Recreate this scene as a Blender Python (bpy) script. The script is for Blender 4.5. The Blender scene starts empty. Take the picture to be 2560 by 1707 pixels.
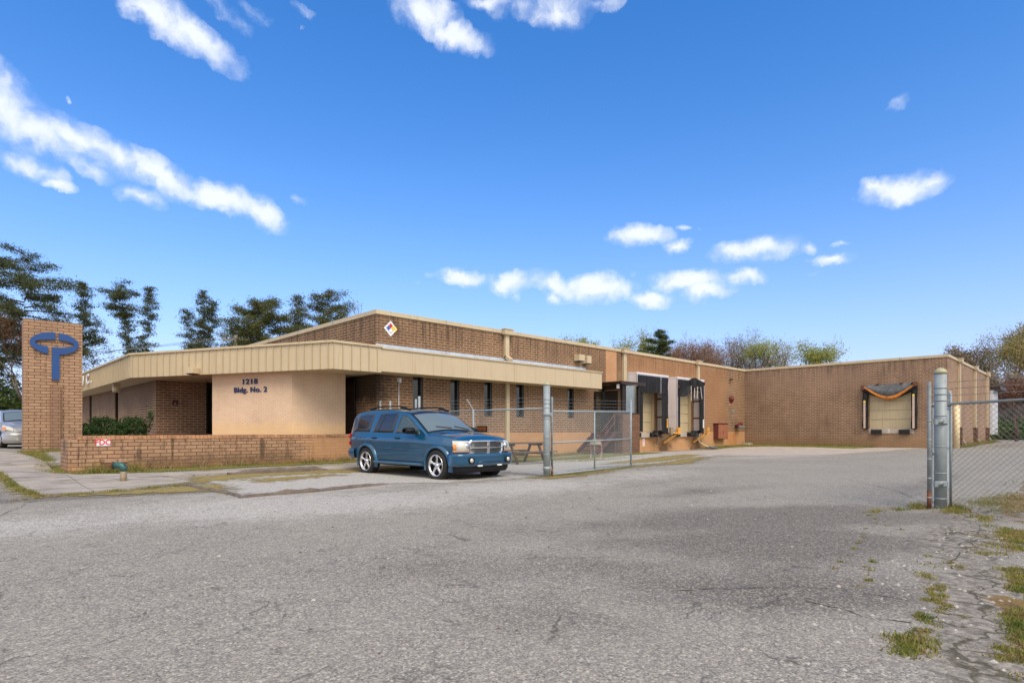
import bpy, bmesh, math, random
import numpy as np
from mathutils import Vector, Matrix
R = math.radians
random.seed(7); rng = np.random.default_rng(7)
sc = bpy.context.scene; C = sc.collection

# ------------------------------------------------------------------ camera, sky, sun, exposure
CY, SY = .7179, .6961                     # camera looks along (SY, CY); x runs along the long wall, y away to the left
cam = bpy.data.cameras.new('camera'); co = bpy.data.objects.new('camera', cam); C.objects.link(co)
co.location = (0, 0, 1.25); co.rotation_euler = (R(90), 0, -math.atan2(SY, CY))
cam.sensor_width = 36; cam.lens = 36 * 1464 / 2560; cam.shift_y = .0861; cam.clip_end = 2000; cam.clip_start = .05
sc.camera = co
SUN_EL, SUN_AZ = R(47), math.atan2(-.93, -.36)      # direction towards the sun in the x-y plane
SUN_STRENGTH, SKY_STRENGTH = 2.15, .13
sc.view_settings.view_transform = 'Standard'; sc.view_settings.look = 'None'
sc.view_settings.exposure = .39; sc.view_settings.gamma = 1
sun = bpy.data.lights.new('sun', 'SUN'); sun.energy = SUN_STRENGTH; sun.angle = R(38); sun.color = (1, .885, .74)
so = bpy.data.objects.new('sun', sun); C.objects.link(so)
sd = Vector((math.cos(SUN_AZ) * math.cos(SUN_EL), math.sin(SUN_AZ) * math.cos(SUN_EL), math.sin(SUN_EL)))
so.rotation_euler = sd.to_track_quat('Z', 'Y').to_euler()

class NT:
    """small node tree writer"""
    def __init__(s, tree): s.t = tree; s.n = tree.nodes; s.l = tree.links
    def put(s, sock, v):
        if hasattr(v, 'is_linked') or hasattr(v, 'links'): s.l.new(v, sock)
        else:
            if isinstance(v, tuple) and len(v) == 3 and sock.type == 'RGBA': v = v + (1,)
            sock.default_value = v
    def node(s, typ, ins={}, **props):
        n = s.n.new(typ)
        for k, v in props.items(): setattr(n, k, v)
        for k, v in ins.items(): s.put(n.inputs[k], v)
        return n
    def math(s, op, a, b=0.0, c=0.0, clamp=False):
        n = s.node('ShaderNodeMath', {0: a, 1: b, 2: c}, operation=op); n.use_clamp = clamp; return n.outputs[0]
    def vec(s, op, a, b=(0, 0, 0)):
        n = s.node('ShaderNodeVectorMath', {0: a, 1: b}, operation=op); return n.outputs['Value' if op in ('LENGTH', 'DOT_PRODUCT') else 'Vector']
    def noise(s, v, scale, detail=4, rough=.55, dist=0, out='Fac'):
        return s.node('ShaderNodeTexNoise', {'Vector': v, 'Scale': scale, 'Detail': detail, 'Roughness': rough, 'Distortion': dist}).outputs[out]
    def ramp(s, f, stops, interp='LINEAR'):
        n = s.node('ShaderNodeValToRGB', {0: f}); cr = n.color_ramp; cr.interpolation = interp
        while len(cr.elements) < len(stops): cr.elements.new(.5)
        for e, (p, c) in zip(cr.elements, stops):
            e.position = p; e.color = (c if isinstance(c, tuple) else (c, c, c)) + (1,)
        return n.outputs[0]
    def mix(s, f, a, b, blend='MIX'):
        n = s.n.new('ShaderNodeMix'); n.data_type = 'RGBA'; n.blend_type = blend; n.clamp_factor = True
        s.put(n.inputs[0], f); s.put(n.inputs[6], a); s.put(n.inputs[7], b); return n.outputs[2]
    def smooth(s, f, lo, hi):
        n = s.node('ShaderNodeMapRange', {0: f, 1: lo, 2: hi, 3: 0.0, 4: 1.0}, interpolation_type='SMOOTHSTEP'); return n.outputs[0]

w = bpy.data.worlds.new('World'); sc.world = w; w.use_nodes = True; N = NT(w.node_tree); N.n.clear()
sky = N.node('ShaderNodeTexSky', sky_type='NISHITA', sun_disc=False, sun_elevation=SUN_EL, altitude=200, air_density=1.0, dust_density=.45, ozone_density=2.2)
sky.sun_rotation = math.pi / 2 - SUN_AZ
tint = N.node('ShaderNodeHueSaturation', {'Hue': .497, 'Saturation': 1.18, 'Value': 1.0, 'Color': sky.outputs[0]}).outputs[0]
tc = N.node('ShaderNodeTexCoord').outputs['Generated']
sx = N.node('ShaderNodeSeparateXYZ', {0: tc})
fw = N.math('ADD', N.math('MULTIPLY', sx.outputs[0], SY), N.math('MULTIPLY', sx.outputs[1], CY))
rt = N.math('SUBTRACT', N.math('MULTIPLY', sx.outputs[0], CY), N.math('MULTIPLY', sx.outputs[1], SY))
az = N.math('ARCTAN2', rt, fw); el = N.math('ARCSINE', sx.outputs[2])
ae = N.node('ShaderNodeCombineXYZ', {0: az, 1: el, 2: 0.0}).outputs[0]
n1 = N.noise(ae, 7, 5, .6, 0, 'Color'); n2 = N.noise(ae, 26, 5, .6, 0, 'Color')
ae2 = N.vec('ADD', ae, N.vec('MULTIPLY', N.vec('SUBTRACT', n1, (.5, .5, .5)), (.075, .05, 0)))
ae2 = N.vec('ADD', ae2, N.vec('MULTIPLY', N.vec('SUBTRACT', n2, (.5, .5, .5)), (.035, .028, 0)))
CL = [(-20,250,120,95,25,1),(90,325,110,50,20,.8),(200,345,120,45,22,.85),(285,385,125,48,22,.9),(385,430,125,36,20,1),(100,415,80,26,10,.6),(235,425,70,26,15,.65),
 (50,400,85,35,10,.7),(140,455,48,16,0,.75),(358,492,52,26,5,.8),(445,478,36,24,20,.6),(560,490,110,30,8,1),(650,520,80,34,28,1),(745,490,32,15,20,.4),
 (390,30,120,42,30,1),(490,90,115,42,25,1),(560,20,85,34,30,.5),(640,30,50,34,20,.45),(752,20,40,20,10,.45),(180,248,10,8,0,.6),(759,72,9,11,0,.4),
 (1055,20,85,55,15,1),(1140,90,85,36,15,1),(1215,8,65,22,0,.8),(1240,40,45,36,10,.35),(1300,20,60,45,0,.5),(1395,25,85,52,0,.85),(1500,2,95,28,-10,.55),
 (2240,468,92,36,-3,1.05),(2180,460,44,15,5,.8),(2300,455,50,14,-12,.8),(2245,258,46,24,-15,.35),(2180,200,60,40,-15,.16),
 (1600,583,72,27,5,1),(1543,578,30,12,0,.4),(1697,606,32,16,-8,.85),(1895,628,105,27,3,1),(1820,620,40,16,0,.5),(1970,612,50,22,20,.6),(2025,626,26,14,15,.7),
 (2080,655,52,16,0,.8),(2110,618,26,8,5,.65),(1704,563,26,7,10,.6),(1750,570,20,7,0,.3),(2030,692,22,13,0,.4),
 (1080,690,30,12,0,.4),(1155,696,62,20,5,.95),(1275,706,62,24,0,.95),(1296,738,20,14,0,.5),(1372,706,52,26,18,1),(1380,742,26,18,0,.8),(1490,722,88,34,3,1.1),
 (1622,745,60,20,3,.95),(1680,746,24,11,0,.55),(1725,700,92,30,5,1),(1770,728,60,24,3,1),(1858,694,55,19,5,.85),(1580,677,14,10,0,.5),(1040,708,26,12,0,.3),(1915,752,30,12,0,.25)]
acc = None
for x, y, rx, ry, a, st in CL:
    k = (x - 1280) / 1464; e = (1074 - y) / 1464; q = math.sqrt(1 + k * k)
    A0, E0 = math.atan(k), math.atan(e / q)
    ra = rx / 1464 / q ** 2; re = ry / 1464 / q / (1 + (e / q) ** 2)
    m = N.node('ShaderNodeMapping', {'Vector': ae2, 'Location': (A0, E0, 0), 'Rotation': (0, 0, R(-a)), 'Scale': (ra * 1.62, re * 1.62, 1)}, vector_type='TEXTURE')
    g = N.math('MULTIPLY', N.node('ShaderNodeTexGradient', {0: m.outputs[0]}, gradient_type='SPHERICAL').outputs[1], st)
    acc = g if acc is None else N.math('SMOOTH_MAX', acc, g, .12)
n3 = N.noise(ae2, 30, 5, .55)
den = N.math('ADD', acc, N.math('ADD', N.math('MULTIPLY', N.math('SUBTRACT', n3, .5), .85), N.math('MULTIPLY', N.math('SUBTRACT', N.noise(ae, 13, 4, .6), .5), .55)))
den = N.math('MULTIPLY', den, N.smooth(acc, .12, .27))
cmask = N.math('POWER', N.smooth(den, .05, .92), 1.1)
ccol = N.mix(N.smooth(N.math('ADD', N.math('MULTIPLY', den, .7), N.math('MULTIPLY', n3, .6)), .35, .85), (4.3, 5.0, 6.7), (5.9, 6.2, 6.7))
up_ = N.math('POWER', N.math('SUBTRACT', 1.0, N.math('MAXIMUM', sx.outputs[2], 0.0)), 3.0)
tint = N.mix(1.0, tint, N.mix(up_, (.52, 1.05, 1.50), (1.05, .92, 1.04)), 'MULTIPLY')
hz = N.math('POWER', N.math('SUBTRACT', 1.0, N.math('MAXIMUM', sx.outputs[2], 0.0)), 5.5)
tint = N.mix(N.math('MULTIPLY', hz, .95), tint, (3.85, 4.55, 7.1))
skyc = N.mix(N.math('MULTIPLY', cmask, .93), tint, ccol)
# a broad bank of broken cloud fills the half of the sky behind the photographer and softens the light
nb = N.noise(tc, 2.2, 6, .6); bank = N.smooth(N.math('ADD', N.math('MULTIPLY', fw, -1.0), N.math('MULTIPLY', N.math('SUBTRACT', nb, .5), 1.3)), -.24, .12)
skyc = N.mix(N.math('MULTIPLY', bank, .9), skyc, N.mix(N.smooth(nb, .35, .7), (5.2, 5.2, 5.3), (8.8, 8.5, 8.2)))
bg = N.node('ShaderNodeBackground', {'Color': skyc, 'Strength': SKY_STRENGTH})
N.l.new(bg.outputs[0], N.node('ShaderNodeOutputWorld').inputs[0])
w.cycles.sampling_method = 'MANUAL'; w.cycles.sample_map_resolution = 1024

# ------------------------------------------------------------------ ground height
GP = np.array([(0,0,0),(4,0,0),(0,4,0),(6,5,0),(2,8,0),(8,2,0),(11.4,1.9,0),(10.7,9.8,.085),(14.4,9.9,.16),(8.4,11,.08),(8.4,14.2,.08),(5,11,.05),(3,13.4,.06),
 (2.2,18.2,.13),(6,18.2,.17),(10.2,18.2,.2),(10.2,16,.14),(5,16,.11),(1.2,13,.08),(.9,18,.26),(.4,22,.46),(1.9,24.8,.52),(3.4,24.8,.55),(1.2,29,.58),(3,21,.4),
 (-4,14,.2),(-6,22,.5),(-4,30,.6),(4,40,.65),(4,60,.7),(15,14,.07),(18.6,14.1,.05),(21.5,16.6,.12),(24.5,16.2,.12),(28,16.5,.05),(32,16.5,.05),(35,17,.2),(39,17.4,.24),
 (39,12,.24),(39,7,.22),(36,11,.1),(30,10,.06),(20,10,.08),(24,4,.1),(40,5,.25),(48,5.5,.3),(56,6,.34),(60,3,.36),(16,0,.06),(30,-5,.15),(12,-4,.03),(6,-8,0),(-8,-6,0),(-8,6,.05),
 (60,40,.5),(-30,40,.7),(60,-30,.4),(-30,-30,0),(300,0,2.),(0,300,1.5),(-300,0,0),(0,-300,0),(200,200,2.),(100,15,.9)])
def gz(x, y):
    x = np.asarray(x, float); y = np.asarray(y, float)
    d2 = (x[..., None] - GP[:, 0]) ** 2 + (y[..., None] - GP[:, 1]) ** 2 + .6
    w_ = d2 ** -1.6
    return (w_ * GP[:, 2]).sum(-1) / w_.sum(-1)
def g(x, y): return float(gz(x, y))

# ------------------------------------------------------------------ mesh helpers
def link(o, parent=None):
    C.objects.link(o)
    if parent is not None: o.parent = parent
    return o
class M:
    def __init__(s): s.v = []; s.f = []; s.sm = []
    def face(s, pts, smooth=False):
        i = len(s.v); s.v += [tuple(p) for p in pts]; s.f.append(tuple(range(i, i + len(pts)))); s.sm.append(smooth)
    def box(s, x0, x1, y0, y1, z0, z1):
        s.obox(((x0 + x1) / 2, (y0 + y1) / 2, (z0 + z1) / 2), (1, 0, 0), (0, 1, 0), (0, 0, 1), abs(x1 - x0) / 2, abs(y1 - y0) / 2, abs(z1 - z0) / 2)
    def obox(s, c, a, b, n, ha, hb, hn):
        c = Vector(c); a = Vector(a).normalized() * ha; b = Vector(b).normalized() * hb; n = Vector(n).normalized() * hn
        i = len(s.v)
        for k in (-1, 1):
            for p, q in ((-1, -1), (1, -1), (1, 1), (-1, 1)): s.v.append(tuple(c + a * p + b * q + n * k))
        s.f += [(i+3,i+2,i+1,i), (i+4,i+5,i+6,i+7), (i,i+1,i+5,i+4), (i+1,i+2,i+6,i+5), (i+2,i+3,i+7,i+6), (i+3,i,i+4,i+7)]; s.sm += [False] * 6
    def bar(s, p0, p1, w_, h, up=(0, 0, 1)):
        p0 = Vector(p0); p1 = Vector(p1); d = p1 - p0; a = d.normalized(); upv = Vector(up)
        if abs(a.dot(upv)) > .98: upv = Vector((1, 0, 0))
        b = upv.cross(a).normalized(); n = a.cross(b)
        s.obox((p0 + p1) / 2, a, b, n, d.length / 2, w_ / 2, h / 2)
    def tube(s, p0, p1, r0, r1=None, n=8, cap=True, smooth=True):
        r1 = r0 if r1 is None else r1
        p0 = Vector(p0); p1 = Vector(p1); a = (p1 - p0)
        if a.length < 1e-6: return
        a.normalize(); b = a.orthogonal().normalized(); c = a.cross(b); i = len(s.v)
        for p, r in ((p0, r0), (p1, r1)):
            for k in range(n):
                t = 2 * math.pi * k / n; s.v.append(tuple(p + b * (math.cos(t) * r) + c * (math.sin(t) * r)))
        for k in range(n): s.f.append((i + k, i + (k + 1) % n, i + n + (k + 1) % n, i + n + k)); s.sm.append(smooth)
        if cap: s.f += [tuple(range(i + n - 1, i - 1, -1)), tuple(range(i + n, i + 2 * n))]; s.sm += [False, False]
    def path(s, pts, r, n=8, r1=None):
        """one continuous tube along a polyline"""
        pts = [Vector(p) for p in pts]; m = len(pts); i = len(s.v); b = None
        for j, p in enumerate(pts):
            a = (pts[min(j + 1, m - 1)] - pts[max(j - 1, 0)]).normalized()
            b = a.orthogonal().normalized() if b is None else (b - a * b.dot(a)).normalized()
            c = a.cross(b); rr = r if r1 is None else r + (r1 - r) * j / (m - 1)
            for k in range(n):
                t = 2 * math.pi * k / n; s.v.append(tuple(p + b * (math.cos(t) * rr) + c * (math.sin(t) * rr)))
        for j in range(m - 1):
            for k in range(n): s.f.append((i+j*n+k, i+j*n+(k+1)%n, i+(j+1)*n+(k+1)%n, i+(j+1)*n+k)); s.sm.append(True)
        s.f += [tuple(range(i + n - 1, i - 1, -1)), tuple(range(i + (m-1)*n, i + m*n))]; s.sm += [False, False]
    def lathe(s, prof, n=24, axis='z', c=(0, 0, 0), closed=False):
        """prof: list of (radius, height)"""
        i = len(s.v); m = len(prof)
        for r, h in prof:
            for k in range(n):
                t = 2 * math.pi * k / n; a, b = r * math.cos(t), r * math.sin(t)
                p = (a, b, h) if axis == 'z' else ((a, h, b) if axis == 'y' else (h, a, b))
                s.v.append((c[0] + p[0], c[1] + p[1], c[2] + p[2]))
        rng_ = m if closed else m - 1
        for j in range(rng_):
            for k in range(n):
                j2 = (j + 1) % m; q = (i+j*n+k, i+j*n+(k+1)%n, i+j2*n+(k+1)%n, i+j2*n+k)
                s.f.append(q[::-1] if axis == 'y' else q); s.sm.append(True)
    def grid(s, P, smooth=True, flip=False):
        """P[i][j] points"""
        i = len(s.v); n = len(P[0])
        for row in P: s.v += [tuple(p) for p in row]
        for a in range(len(P) - 1):
            for b in range(n - 1):
                q = (i+a*n+b, i+a*n+b+1, i+(a+1)*n+b+1, i+(a+1)*n+b); s.f.append(q[::-1] if flip else q); s.sm.append(smooth)
    def prism(s, poly, z0, z1, frame=None):
        """poly 2d extruded; frame maps (a,b,h) -> point"""
        fr = frame or (lambda a, b, h: (a, b, h)); n = len(poly); i = len(s.v)
        for z in (z0, z1): s.v += [tuple(fr(a, b, z)) for a, b in poly]
        s.f += [tuple(range(i + n - 1, i - 1, -1)), tuple(range(i + n, i + 2 * n))]; s.sm += [False, False]
        for k in range(n): s.f.append((i + k, i + (k+1) % n, i + n + (k+1) % n, i + n + k)); s.sm.append(False)
    def mesh(s, name, mat, off=(0, 0, 0), bevel=0):
        me = bpy.data.meshes.new(name); o = Vector(off)
        me.from_pydata([tuple(Vector(p) - o) for p in s.v], [], s.f)
        me.polygons.foreach_set('use_smooth', s.sm)
        uv = me.uv_layers.new(name='UVMap').data
        for p in me.polygons:                                   # box projection in metres
            nx, ny, nz = p.normal
            for li in p.loop_indices:
                x, y, z = s.v[me.loops[li].vertex_index]
                if abs(nz) > .7: uv[li].uv = (x, y)
                else:
                    h = math.hypot(nx, ny) or 1; uv[li].uv = ((-ny * x + nx * y) / h, z)
        if isinstance(mat, (list, tuple)):
            for m_ in mat: me.materials.append(m_)
        elif mat: me.materials.append(mat)
        return me
    def build(s, name, mat, parent=None, label=None, bevel=0, **tags):
        off = parent_world(parent)
        me = s.mesh(name, mat, off); o = link(bpy.data.objects.new(name, me), parent)
        if bevel:
            b = o.modifiers.new('bevel', 'BEVEL'); b.width = bevel; b.segments = 2; b.limit_method = 'ANGLE'
        if label: o['label'] = label
        for k, v in tags.items(): o[k] = v
        return o
def parent_world(p):
    o = Vector((0, 0, 0))
    while p is not None:
        o += p.location; p = p.parent
    return o
def thing(name, label, cat, loc=(0, 0, 0), rz=0, group=None):
    o = bpy.data.objects.new(name, None); o.empty_display_size = .2; C.objects.link(o)
    o.location = loc; o.rotation_euler = (0, 0, rz); o['label'] = label; o['category'] = cat
    if group: o['group'] = group
    return o
def tag(o, label, cat, group=None):
    o['label'] = label; o['category'] = cat
    if group: o['group'] = group
    return o
def single(m, name, mat, label, cat, base, group=None):
    """a thing of one mesh whose origin sits at base"""
    me = m.mesh(name, mat, base); o = link(bpy.data.objects.new(name, me)); o.location = base
    return tag(o, label, cat, group)
def text(name, body, mat, parent, size, frame, extrude=.012, align='LEFT', label=None, offset=0.0, spacing=1.0):
    cu = bpy.data.curves.new(name, 'FONT'); cu.body = body; cu.size = size; cu.extrude = extrude; cu.align_x = align; cu.offset = offset; cu.space_character = spacing
    o = bpy.data.objects.new(name + '_tmp', cu); C.objects.link(o)
    dg = bpy.context.evaluated_depsgraph_get(); me = bpy.data.meshes.new_from_object(o.evaluated_get(dg)); bpy.data.objects.remove(o)
    off = parent_world(parent)
    for v in me.vertices: v.co = Vector(frame(v.co.x, v.co.y, v.co.z)) - off
    me.materials.clear(); me.materials.append(mat)
    o = link(bpy.data.objects.new(name, me), parent)
    if label: o['label'] = label
    return o

# ------------------------------------------------------------------ materials
def mat(name, fn):
    m = bpy.data.materials.new(name); m.use_nodes = True; t = NT(m.node_tree); t.n.clear()
    b = t.node('ShaderNodeBsdfPrincipled'); o = t.node('ShaderNodeOutputMaterial'); t.l.new(b.outputs[0], o.inputs[0]); fn(t, b)
    return m
def geo(t): return t.node('ShaderNodeNewGeometry').outputs['Position']
def uvn(t): return t.node('ShaderNodeUVMap').outputs[0]
def bump(t, b, h, strength=.3, dist=.01):
    t.put(b.inputs['Normal'], t.node('ShaderNodeBump', {'Height': h, 'Strength': strength, 'Distance': dist}).outputs[0])
def plain(name, col, rough=.5, metal=0, var=.12, scale=3, dirt=None, streak=0, spec=.5, coat=0):
    def fn(t, b):
        p = geo(t); n = t.noise(p, scale, 5, .6)
        c0 = tuple(max(0, c * (1 - var)) for c in col); c1 = tuple(min(1, c * (1 + var)) for c in col)
        c = t.ramp(n, [(.3, c0), (.7, c1)])
        if dirt:
            sp = t.vec('MULTIPLY', p, (7, 7, .5)) if streak else p
            c = t.mix(t.math('MULTIPLY', t.smooth(t.noise(sp, 1.3 if streak else 2.2, 5, .65), .5, .75), dirt[1]), c, dirt[0])
        t.put(b.inputs['Base Color'], c); t.put(b.inputs['Roughness'], t.ramp(n, [(.3, max(.02, rough - .06)), (.7, min(1, rough + .06))]))
        t.put(b.inputs['Metallic'], metal); t.put(b.inputs['Specular IOR Level'], spec)
        if coat: t.put(b.inputs['Coat Weight'], coat); t.put(b.inputs['Coat Roughness'], .04)
    return mat(name, fn)
def brick(name, c1, c2, mort, msize=.011, stains_and_tints=(), rough=.85, bw=.305, rh=.1016, mbump=.5, off=.5):
    def fn(t, b):
        uv = uvn(t); p = geo(t)
        wob = t.vec('ADD', uv, t.vec('MULTIPLY', t.vec('SUBTRACT', t.noise(uv, 2.5, 3, .5, 0, 'Color'), (.5, .5, .5)), (.006, .006, 0)))
        br = t.node('ShaderNodeTexBrick', {'Vector': wob, 'Color1': c1, 'Color2': c2, 'Mortar': mort, 'Scale': 1.0, 'Mortar Size': msize, 'Mortar Smooth': .3, 'Bias': 0.0, 'Brick Width': bw, 'Row Height': rh}, offset=off)
        c = br.outputs[0]
        fine = t.noise(p, 35, 5, .7); c = t.mix(.55, c, t.ramp(fine, [(.25, .35), (.75, .75)]), 'OVERLAY')
        c = t.mix(t.math('MULTIPLY', t.smooth(t.noise(p, .55, 5, .6), .35, .75), .45), c, tuple(q * .62 for q in c2))
        sx_ = t.node('ShaderNodeSeparateXYZ', {0: p})
        for st in stains_and_tints: c = st(t, c, p, sx_)
        t.put(b.inputs['Base Color'], c); t.put(b.inputs['Roughness'], rough); t.put(b.inputs['Specular IOR Level'], .3)
        h = t.math('ADD', t.math('MULTIPLY', t.math('SUBTRACT', 1.0, br.outputs[1]), mbump), t.math('MULTIPLY', fine, .25)); bump(t, b, h, .55, .008)
    return mat(name, fn)
def st_streaks(col, amt, lo=.52, hi=.72, sc_=1.4):
    def f(t, c, p, s): return t.mix(t.math('MULTIPLY', t.smooth(t.noise(t.vec('MULTIPLY', p, (3, 3, .35)), sc_, 5, .65), lo, hi), amt), c, col)
    return f
def tone_band(axis, lo, hi, z0, z1, col, amt):
    """tone laid between two places on the wall, ragged at its edges"""
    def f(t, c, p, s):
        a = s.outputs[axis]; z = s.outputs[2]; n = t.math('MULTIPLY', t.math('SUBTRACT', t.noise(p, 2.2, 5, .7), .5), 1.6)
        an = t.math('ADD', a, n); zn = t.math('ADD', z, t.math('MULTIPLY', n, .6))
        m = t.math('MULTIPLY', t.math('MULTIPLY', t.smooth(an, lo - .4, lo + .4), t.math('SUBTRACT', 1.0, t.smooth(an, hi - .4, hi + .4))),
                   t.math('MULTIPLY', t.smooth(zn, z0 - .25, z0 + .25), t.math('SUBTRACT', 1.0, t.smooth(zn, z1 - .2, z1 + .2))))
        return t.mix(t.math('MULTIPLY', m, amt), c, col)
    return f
BR1, BR2, MO = (.235, .130, .076), (.175, .095, .055), (.46, .33, .19)
def st_drips(zl, zh, col, amt):
    def f(t, c, p, s):
        n = t.noise(t.vec('MULTIPLY', p, (4, 4, .22)), 1.6, 5, .7); z = t.smooth(t.math('ADD', s.outputs[2], t.math('MULTIPLY', n, 1.6)), zl + .8, zh + .8)
        return t.mix(t.math('MULTIPLY', t.math('MULTIPLY', t.smooth(n, .47, .66), z), amt), c, col)
    return f
B_main = brick('brown_brick', BR1, BR2, MO, .013, [st_streaks((.10, .055, .03), .45), st_drips(4.2, 5.1, (.055, .038, .028), .75), tone_band(0, 10, 11.1, 2.2, 3.4, (.025, .018, .014), .9), tone_band(0, 25.5, 36.5, 1.1, 5.4, (.40, .185, .075), .38),  # orange dock stretch part paint, part lighting put into colour; corner band just darker
    tone_band(0, 26.8, 27.9, 1.6, 3.8, (.05, .03, .02), .6), tone_band(0, 30.9, 31.7, 1.6, 3.8, (.05, .03, .02), .5)])
B_wing = brick('wing_brick', (.285, .170, .112), (.212, .125, .083), (.48, .36, .235), .012, [st_streaks((.13, .08, .055), .4), st_drips(4.3, 5.1, (.09, .065, .05), .6), tone_band(1, 10.3, 18, 3.8, 4.9, (.30, .20, .14), .35), tone_band(1, 7.3, 10.8, -.5, 1.0, (.36, .24, .14), .5), tone_band(1, 5, 19, -.5, .75, (.27, .15, .07), .45)])
B_office = brick('office_brick', (.29, .165, .105), (.22, .125, .08), (.55, .40, .25), .013, [st_streaks((.10, .06, .045), .45), tone_band(1, 26, 45, 2.2, 3.3, (.14, .10, .085), .55)])  # second layer: darker band across the upper office wall
B_tan = brick('tan_brick', (.45, .285, .175), (.36, .22, .135), (.12, .075, .05), .013, [st_streaks((.12, .07, .04), .55, .56, .7, 2.2)])
B_ret = brick('tan_wall_brick', (.455, .28, .165), (.355, .21, .125), (.12, .075, .048), .013,
    [st_streaks((.07, .045, .03), .75, .53, .66, 2.6), tone_band(0, 3.6, 8, -.2, .48, (.10, .065, .04), .7), tone_band(0, 8.4, 12, -.2, 1.3, (.50, .28, .14), .75), tone_band(0, 0, 12, -.2, .28, (.50, .25, .10), .4)])
B_pink = brick('cream_painted_brick', (.80, .58, .41), (.75, .535, .375), (.66, .46, .31), .010, [st_streaks((.62, .42, .26), .3), tone_band(0, 5, 11, 1.0, 1.45, (.80, .55, .26), .6)], rh=.0677, bw=.203, mbump=1.0)
B_orange = brick('orange_painted_brick', (.55, .31, .15), (.52, .29, .14), (.40, .22, .11), .008, [st_streaks((.30, .16, .08), .5, .55, .75),
    tone_band(0, 28.4, 29.6, -.3, 1.1, (.06, .035, .02), .75), tone_band(0, 32.0, 33.4, -.3, 1.2, (.06, .035, .02), .75), tone_band(0, 36.95, 37.15, -.3, 1.15, (.45, .13, .02), .9), tone_band(0, 37.6, 37.85, -.3, 1.15, (.45, .13, .02), .9)])
B_porch = brick('porch_brick', (.22, .115, .068), (.165, .085, .052), (.07, .045, .032), .012, [st_streaks((.06, .035, .02), .5)])
beige = plain('beige_metal', (.55, .445, .29), .45, 0, .04, 1.2, ((.40, .30, .18), .5), 1)
beige_seam = plain('beige_seam_metal', (.46, .37, .235), .45, 0, .05, 1.2, ((.38, .28, .16), .4), 1)
beige_trim = plain('beige_trim', (.56, .455, .29), .55, 0, .07, 2, ((.36, .27, .17), .55), 1)
soffit_m = plain('soffit_paint', (.62, .52, .36), .7, 0, .08, 2, ((.2, .15, .08), .5))
flash_m = plain('galvanised_flashing', (.50, .56, .62), .4, .3, .12, 3, ((.25, .16, .1), .4), 1)
roof_m = plain('roof_gravel', (.3, .28, .26), .9)
glass_dark = plain('dark_glass', (.012, .012, .013), .04, 0, .1, 1, spec=.7)
frame_dark = plain('dark_bronze_frame', (.022, .017, .014), .4, .2)
dark_brown = plain('dark_brown_metal', (.045, .028, .020), .5, .1, .2)
door_m = plain('tan_door_paint', (.52, .43, .27), .5, 0, .04, 1.5, ((.35, .25, .12), .5), 1)
white_panel = plain('white_vinyl', (.74, .70, .69), .5, 0, .04, 2, ((.45, .38, .34), .45), 1)
black_fab = plain('black_vinyl', (.014, .014, .016), .6, 0, .4, 6, ((.055, .052, .052), .5), 1, .25)
black_rub = plain('black_rubber', (.012, .012, .012), .7, 0, .3, 12)
alu = plain('aluminium_trim', (.62, .62, .66), .4, .6)
galv = plain('galvanised_steel', (.30, .345, .36), .58, .2, .14, 9, ((.26, .30, .33), .4), 1)
galv_dark = plain('weathered_galvanised', (.20, .225, .235), .6, .2, .2, 9, ((.16, .10, .06), .35), 1)
rust = plain('rusty_steel', (.16, .06, .03), .8, .1, .4, 12)
cap_m = plain('mossy_cap', (.42, .40, .25), .6, .2, .25, 12)
conc = plain('concrete', (.40, .33, .28), .85, 0, .12, 2.5, ((.22, .17, .15), .75))
conc_pad = plain('pale_concrete', (.44, .38, .32), .85, 0, .12, 1.4, ((.28, .22, .18), .6))
maroon = plain('maroon_paint', (.085, .022, .02), .5, 0, .2, 6)
red_paint = plain('red_paint', (.17, .035, .028), .5, 0, .2, 9)
cab_side = plain('maroon_cabinet_paint', (.14, .035, .032), .5, 0, .12, 4)
cab_door = plain('faded_orange_cabinet', (.33, .13, .07), .55, 0, .12, 4, ((.30, .10, .06), .6), 1)
yellow_p = plain('yellow_paint', (.72, .36, .06), .55, 0, .12, 9, ((.25, .10, .04), .6))
wood_old = plain('weathered_wood', (.13, .095, .07), .85, 0, .3, 9, ((.05, .035, .03), .6))
timber = plain('rotting_timber', (.15, .12, .095), .9, 0, .3, 7, ((.08, .05, .04), .75))
cream_pole = plain('cream_bollard_paint', (.76, .62, .38), .5, 0, .05)
blue_p = plain('blue_paint', (.013, .068, .235), .45, 0, .08, 3)
navy = plain('navy_paint', (.012, .03, .13), .45, 0, .08, 3)
white_p = plain('white_paint', (.78, .78, .80), .5, 0, .03)
red_sign = plain('red_sign_ink', (.70, .02, .035), .5)
blue_sign = plain('blue_sign_ink', (.02, .17, .52), .5)
yel_sign = plain('yellow_sign_ink', (.85, .65, .08), .5)
blk = plain('black_paint', (.02, .02, .02), .5)
teal = plain('green_blue_paint', (.03, .105, .10), .4, .1, .3, 14, ((.2, .12, .06), .4))
pipe_m = plain('peeling_pipe_paint', (.27, .22, .14), .6, 0, .25, 25, ((.30, .12, .04), .9), 1)
white_metal = plain('white_metal_siding', (.72, .73, .76), .5, 0, .04)
orange_foam = plain('torn_orange_foam', (.58, .20, .03), .9, 0, .35, 9, ((.08, .035, .02), .85))
grey_cover = plain('faded_grey_cover', (.10, .105, .11), .7, 0, .35, 5, ((.34, .28, .26), .6))
cream_metal = plain('cream_chair_enamel', (.55, .47, .36), .5, .1, .15, 9, ((.25, .15, .09), .5))
mulch = plain('pine_straw_mulch', (.20, .09, .05), .95, 0, .45, 22)
bark = plain('tree_bark', (.105, .082, .062), .9, 0, .35, 3)
bark_pale = plain('pale_tree_bark', (.24, .20, .17), .9, 0, .25, 3)
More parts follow.
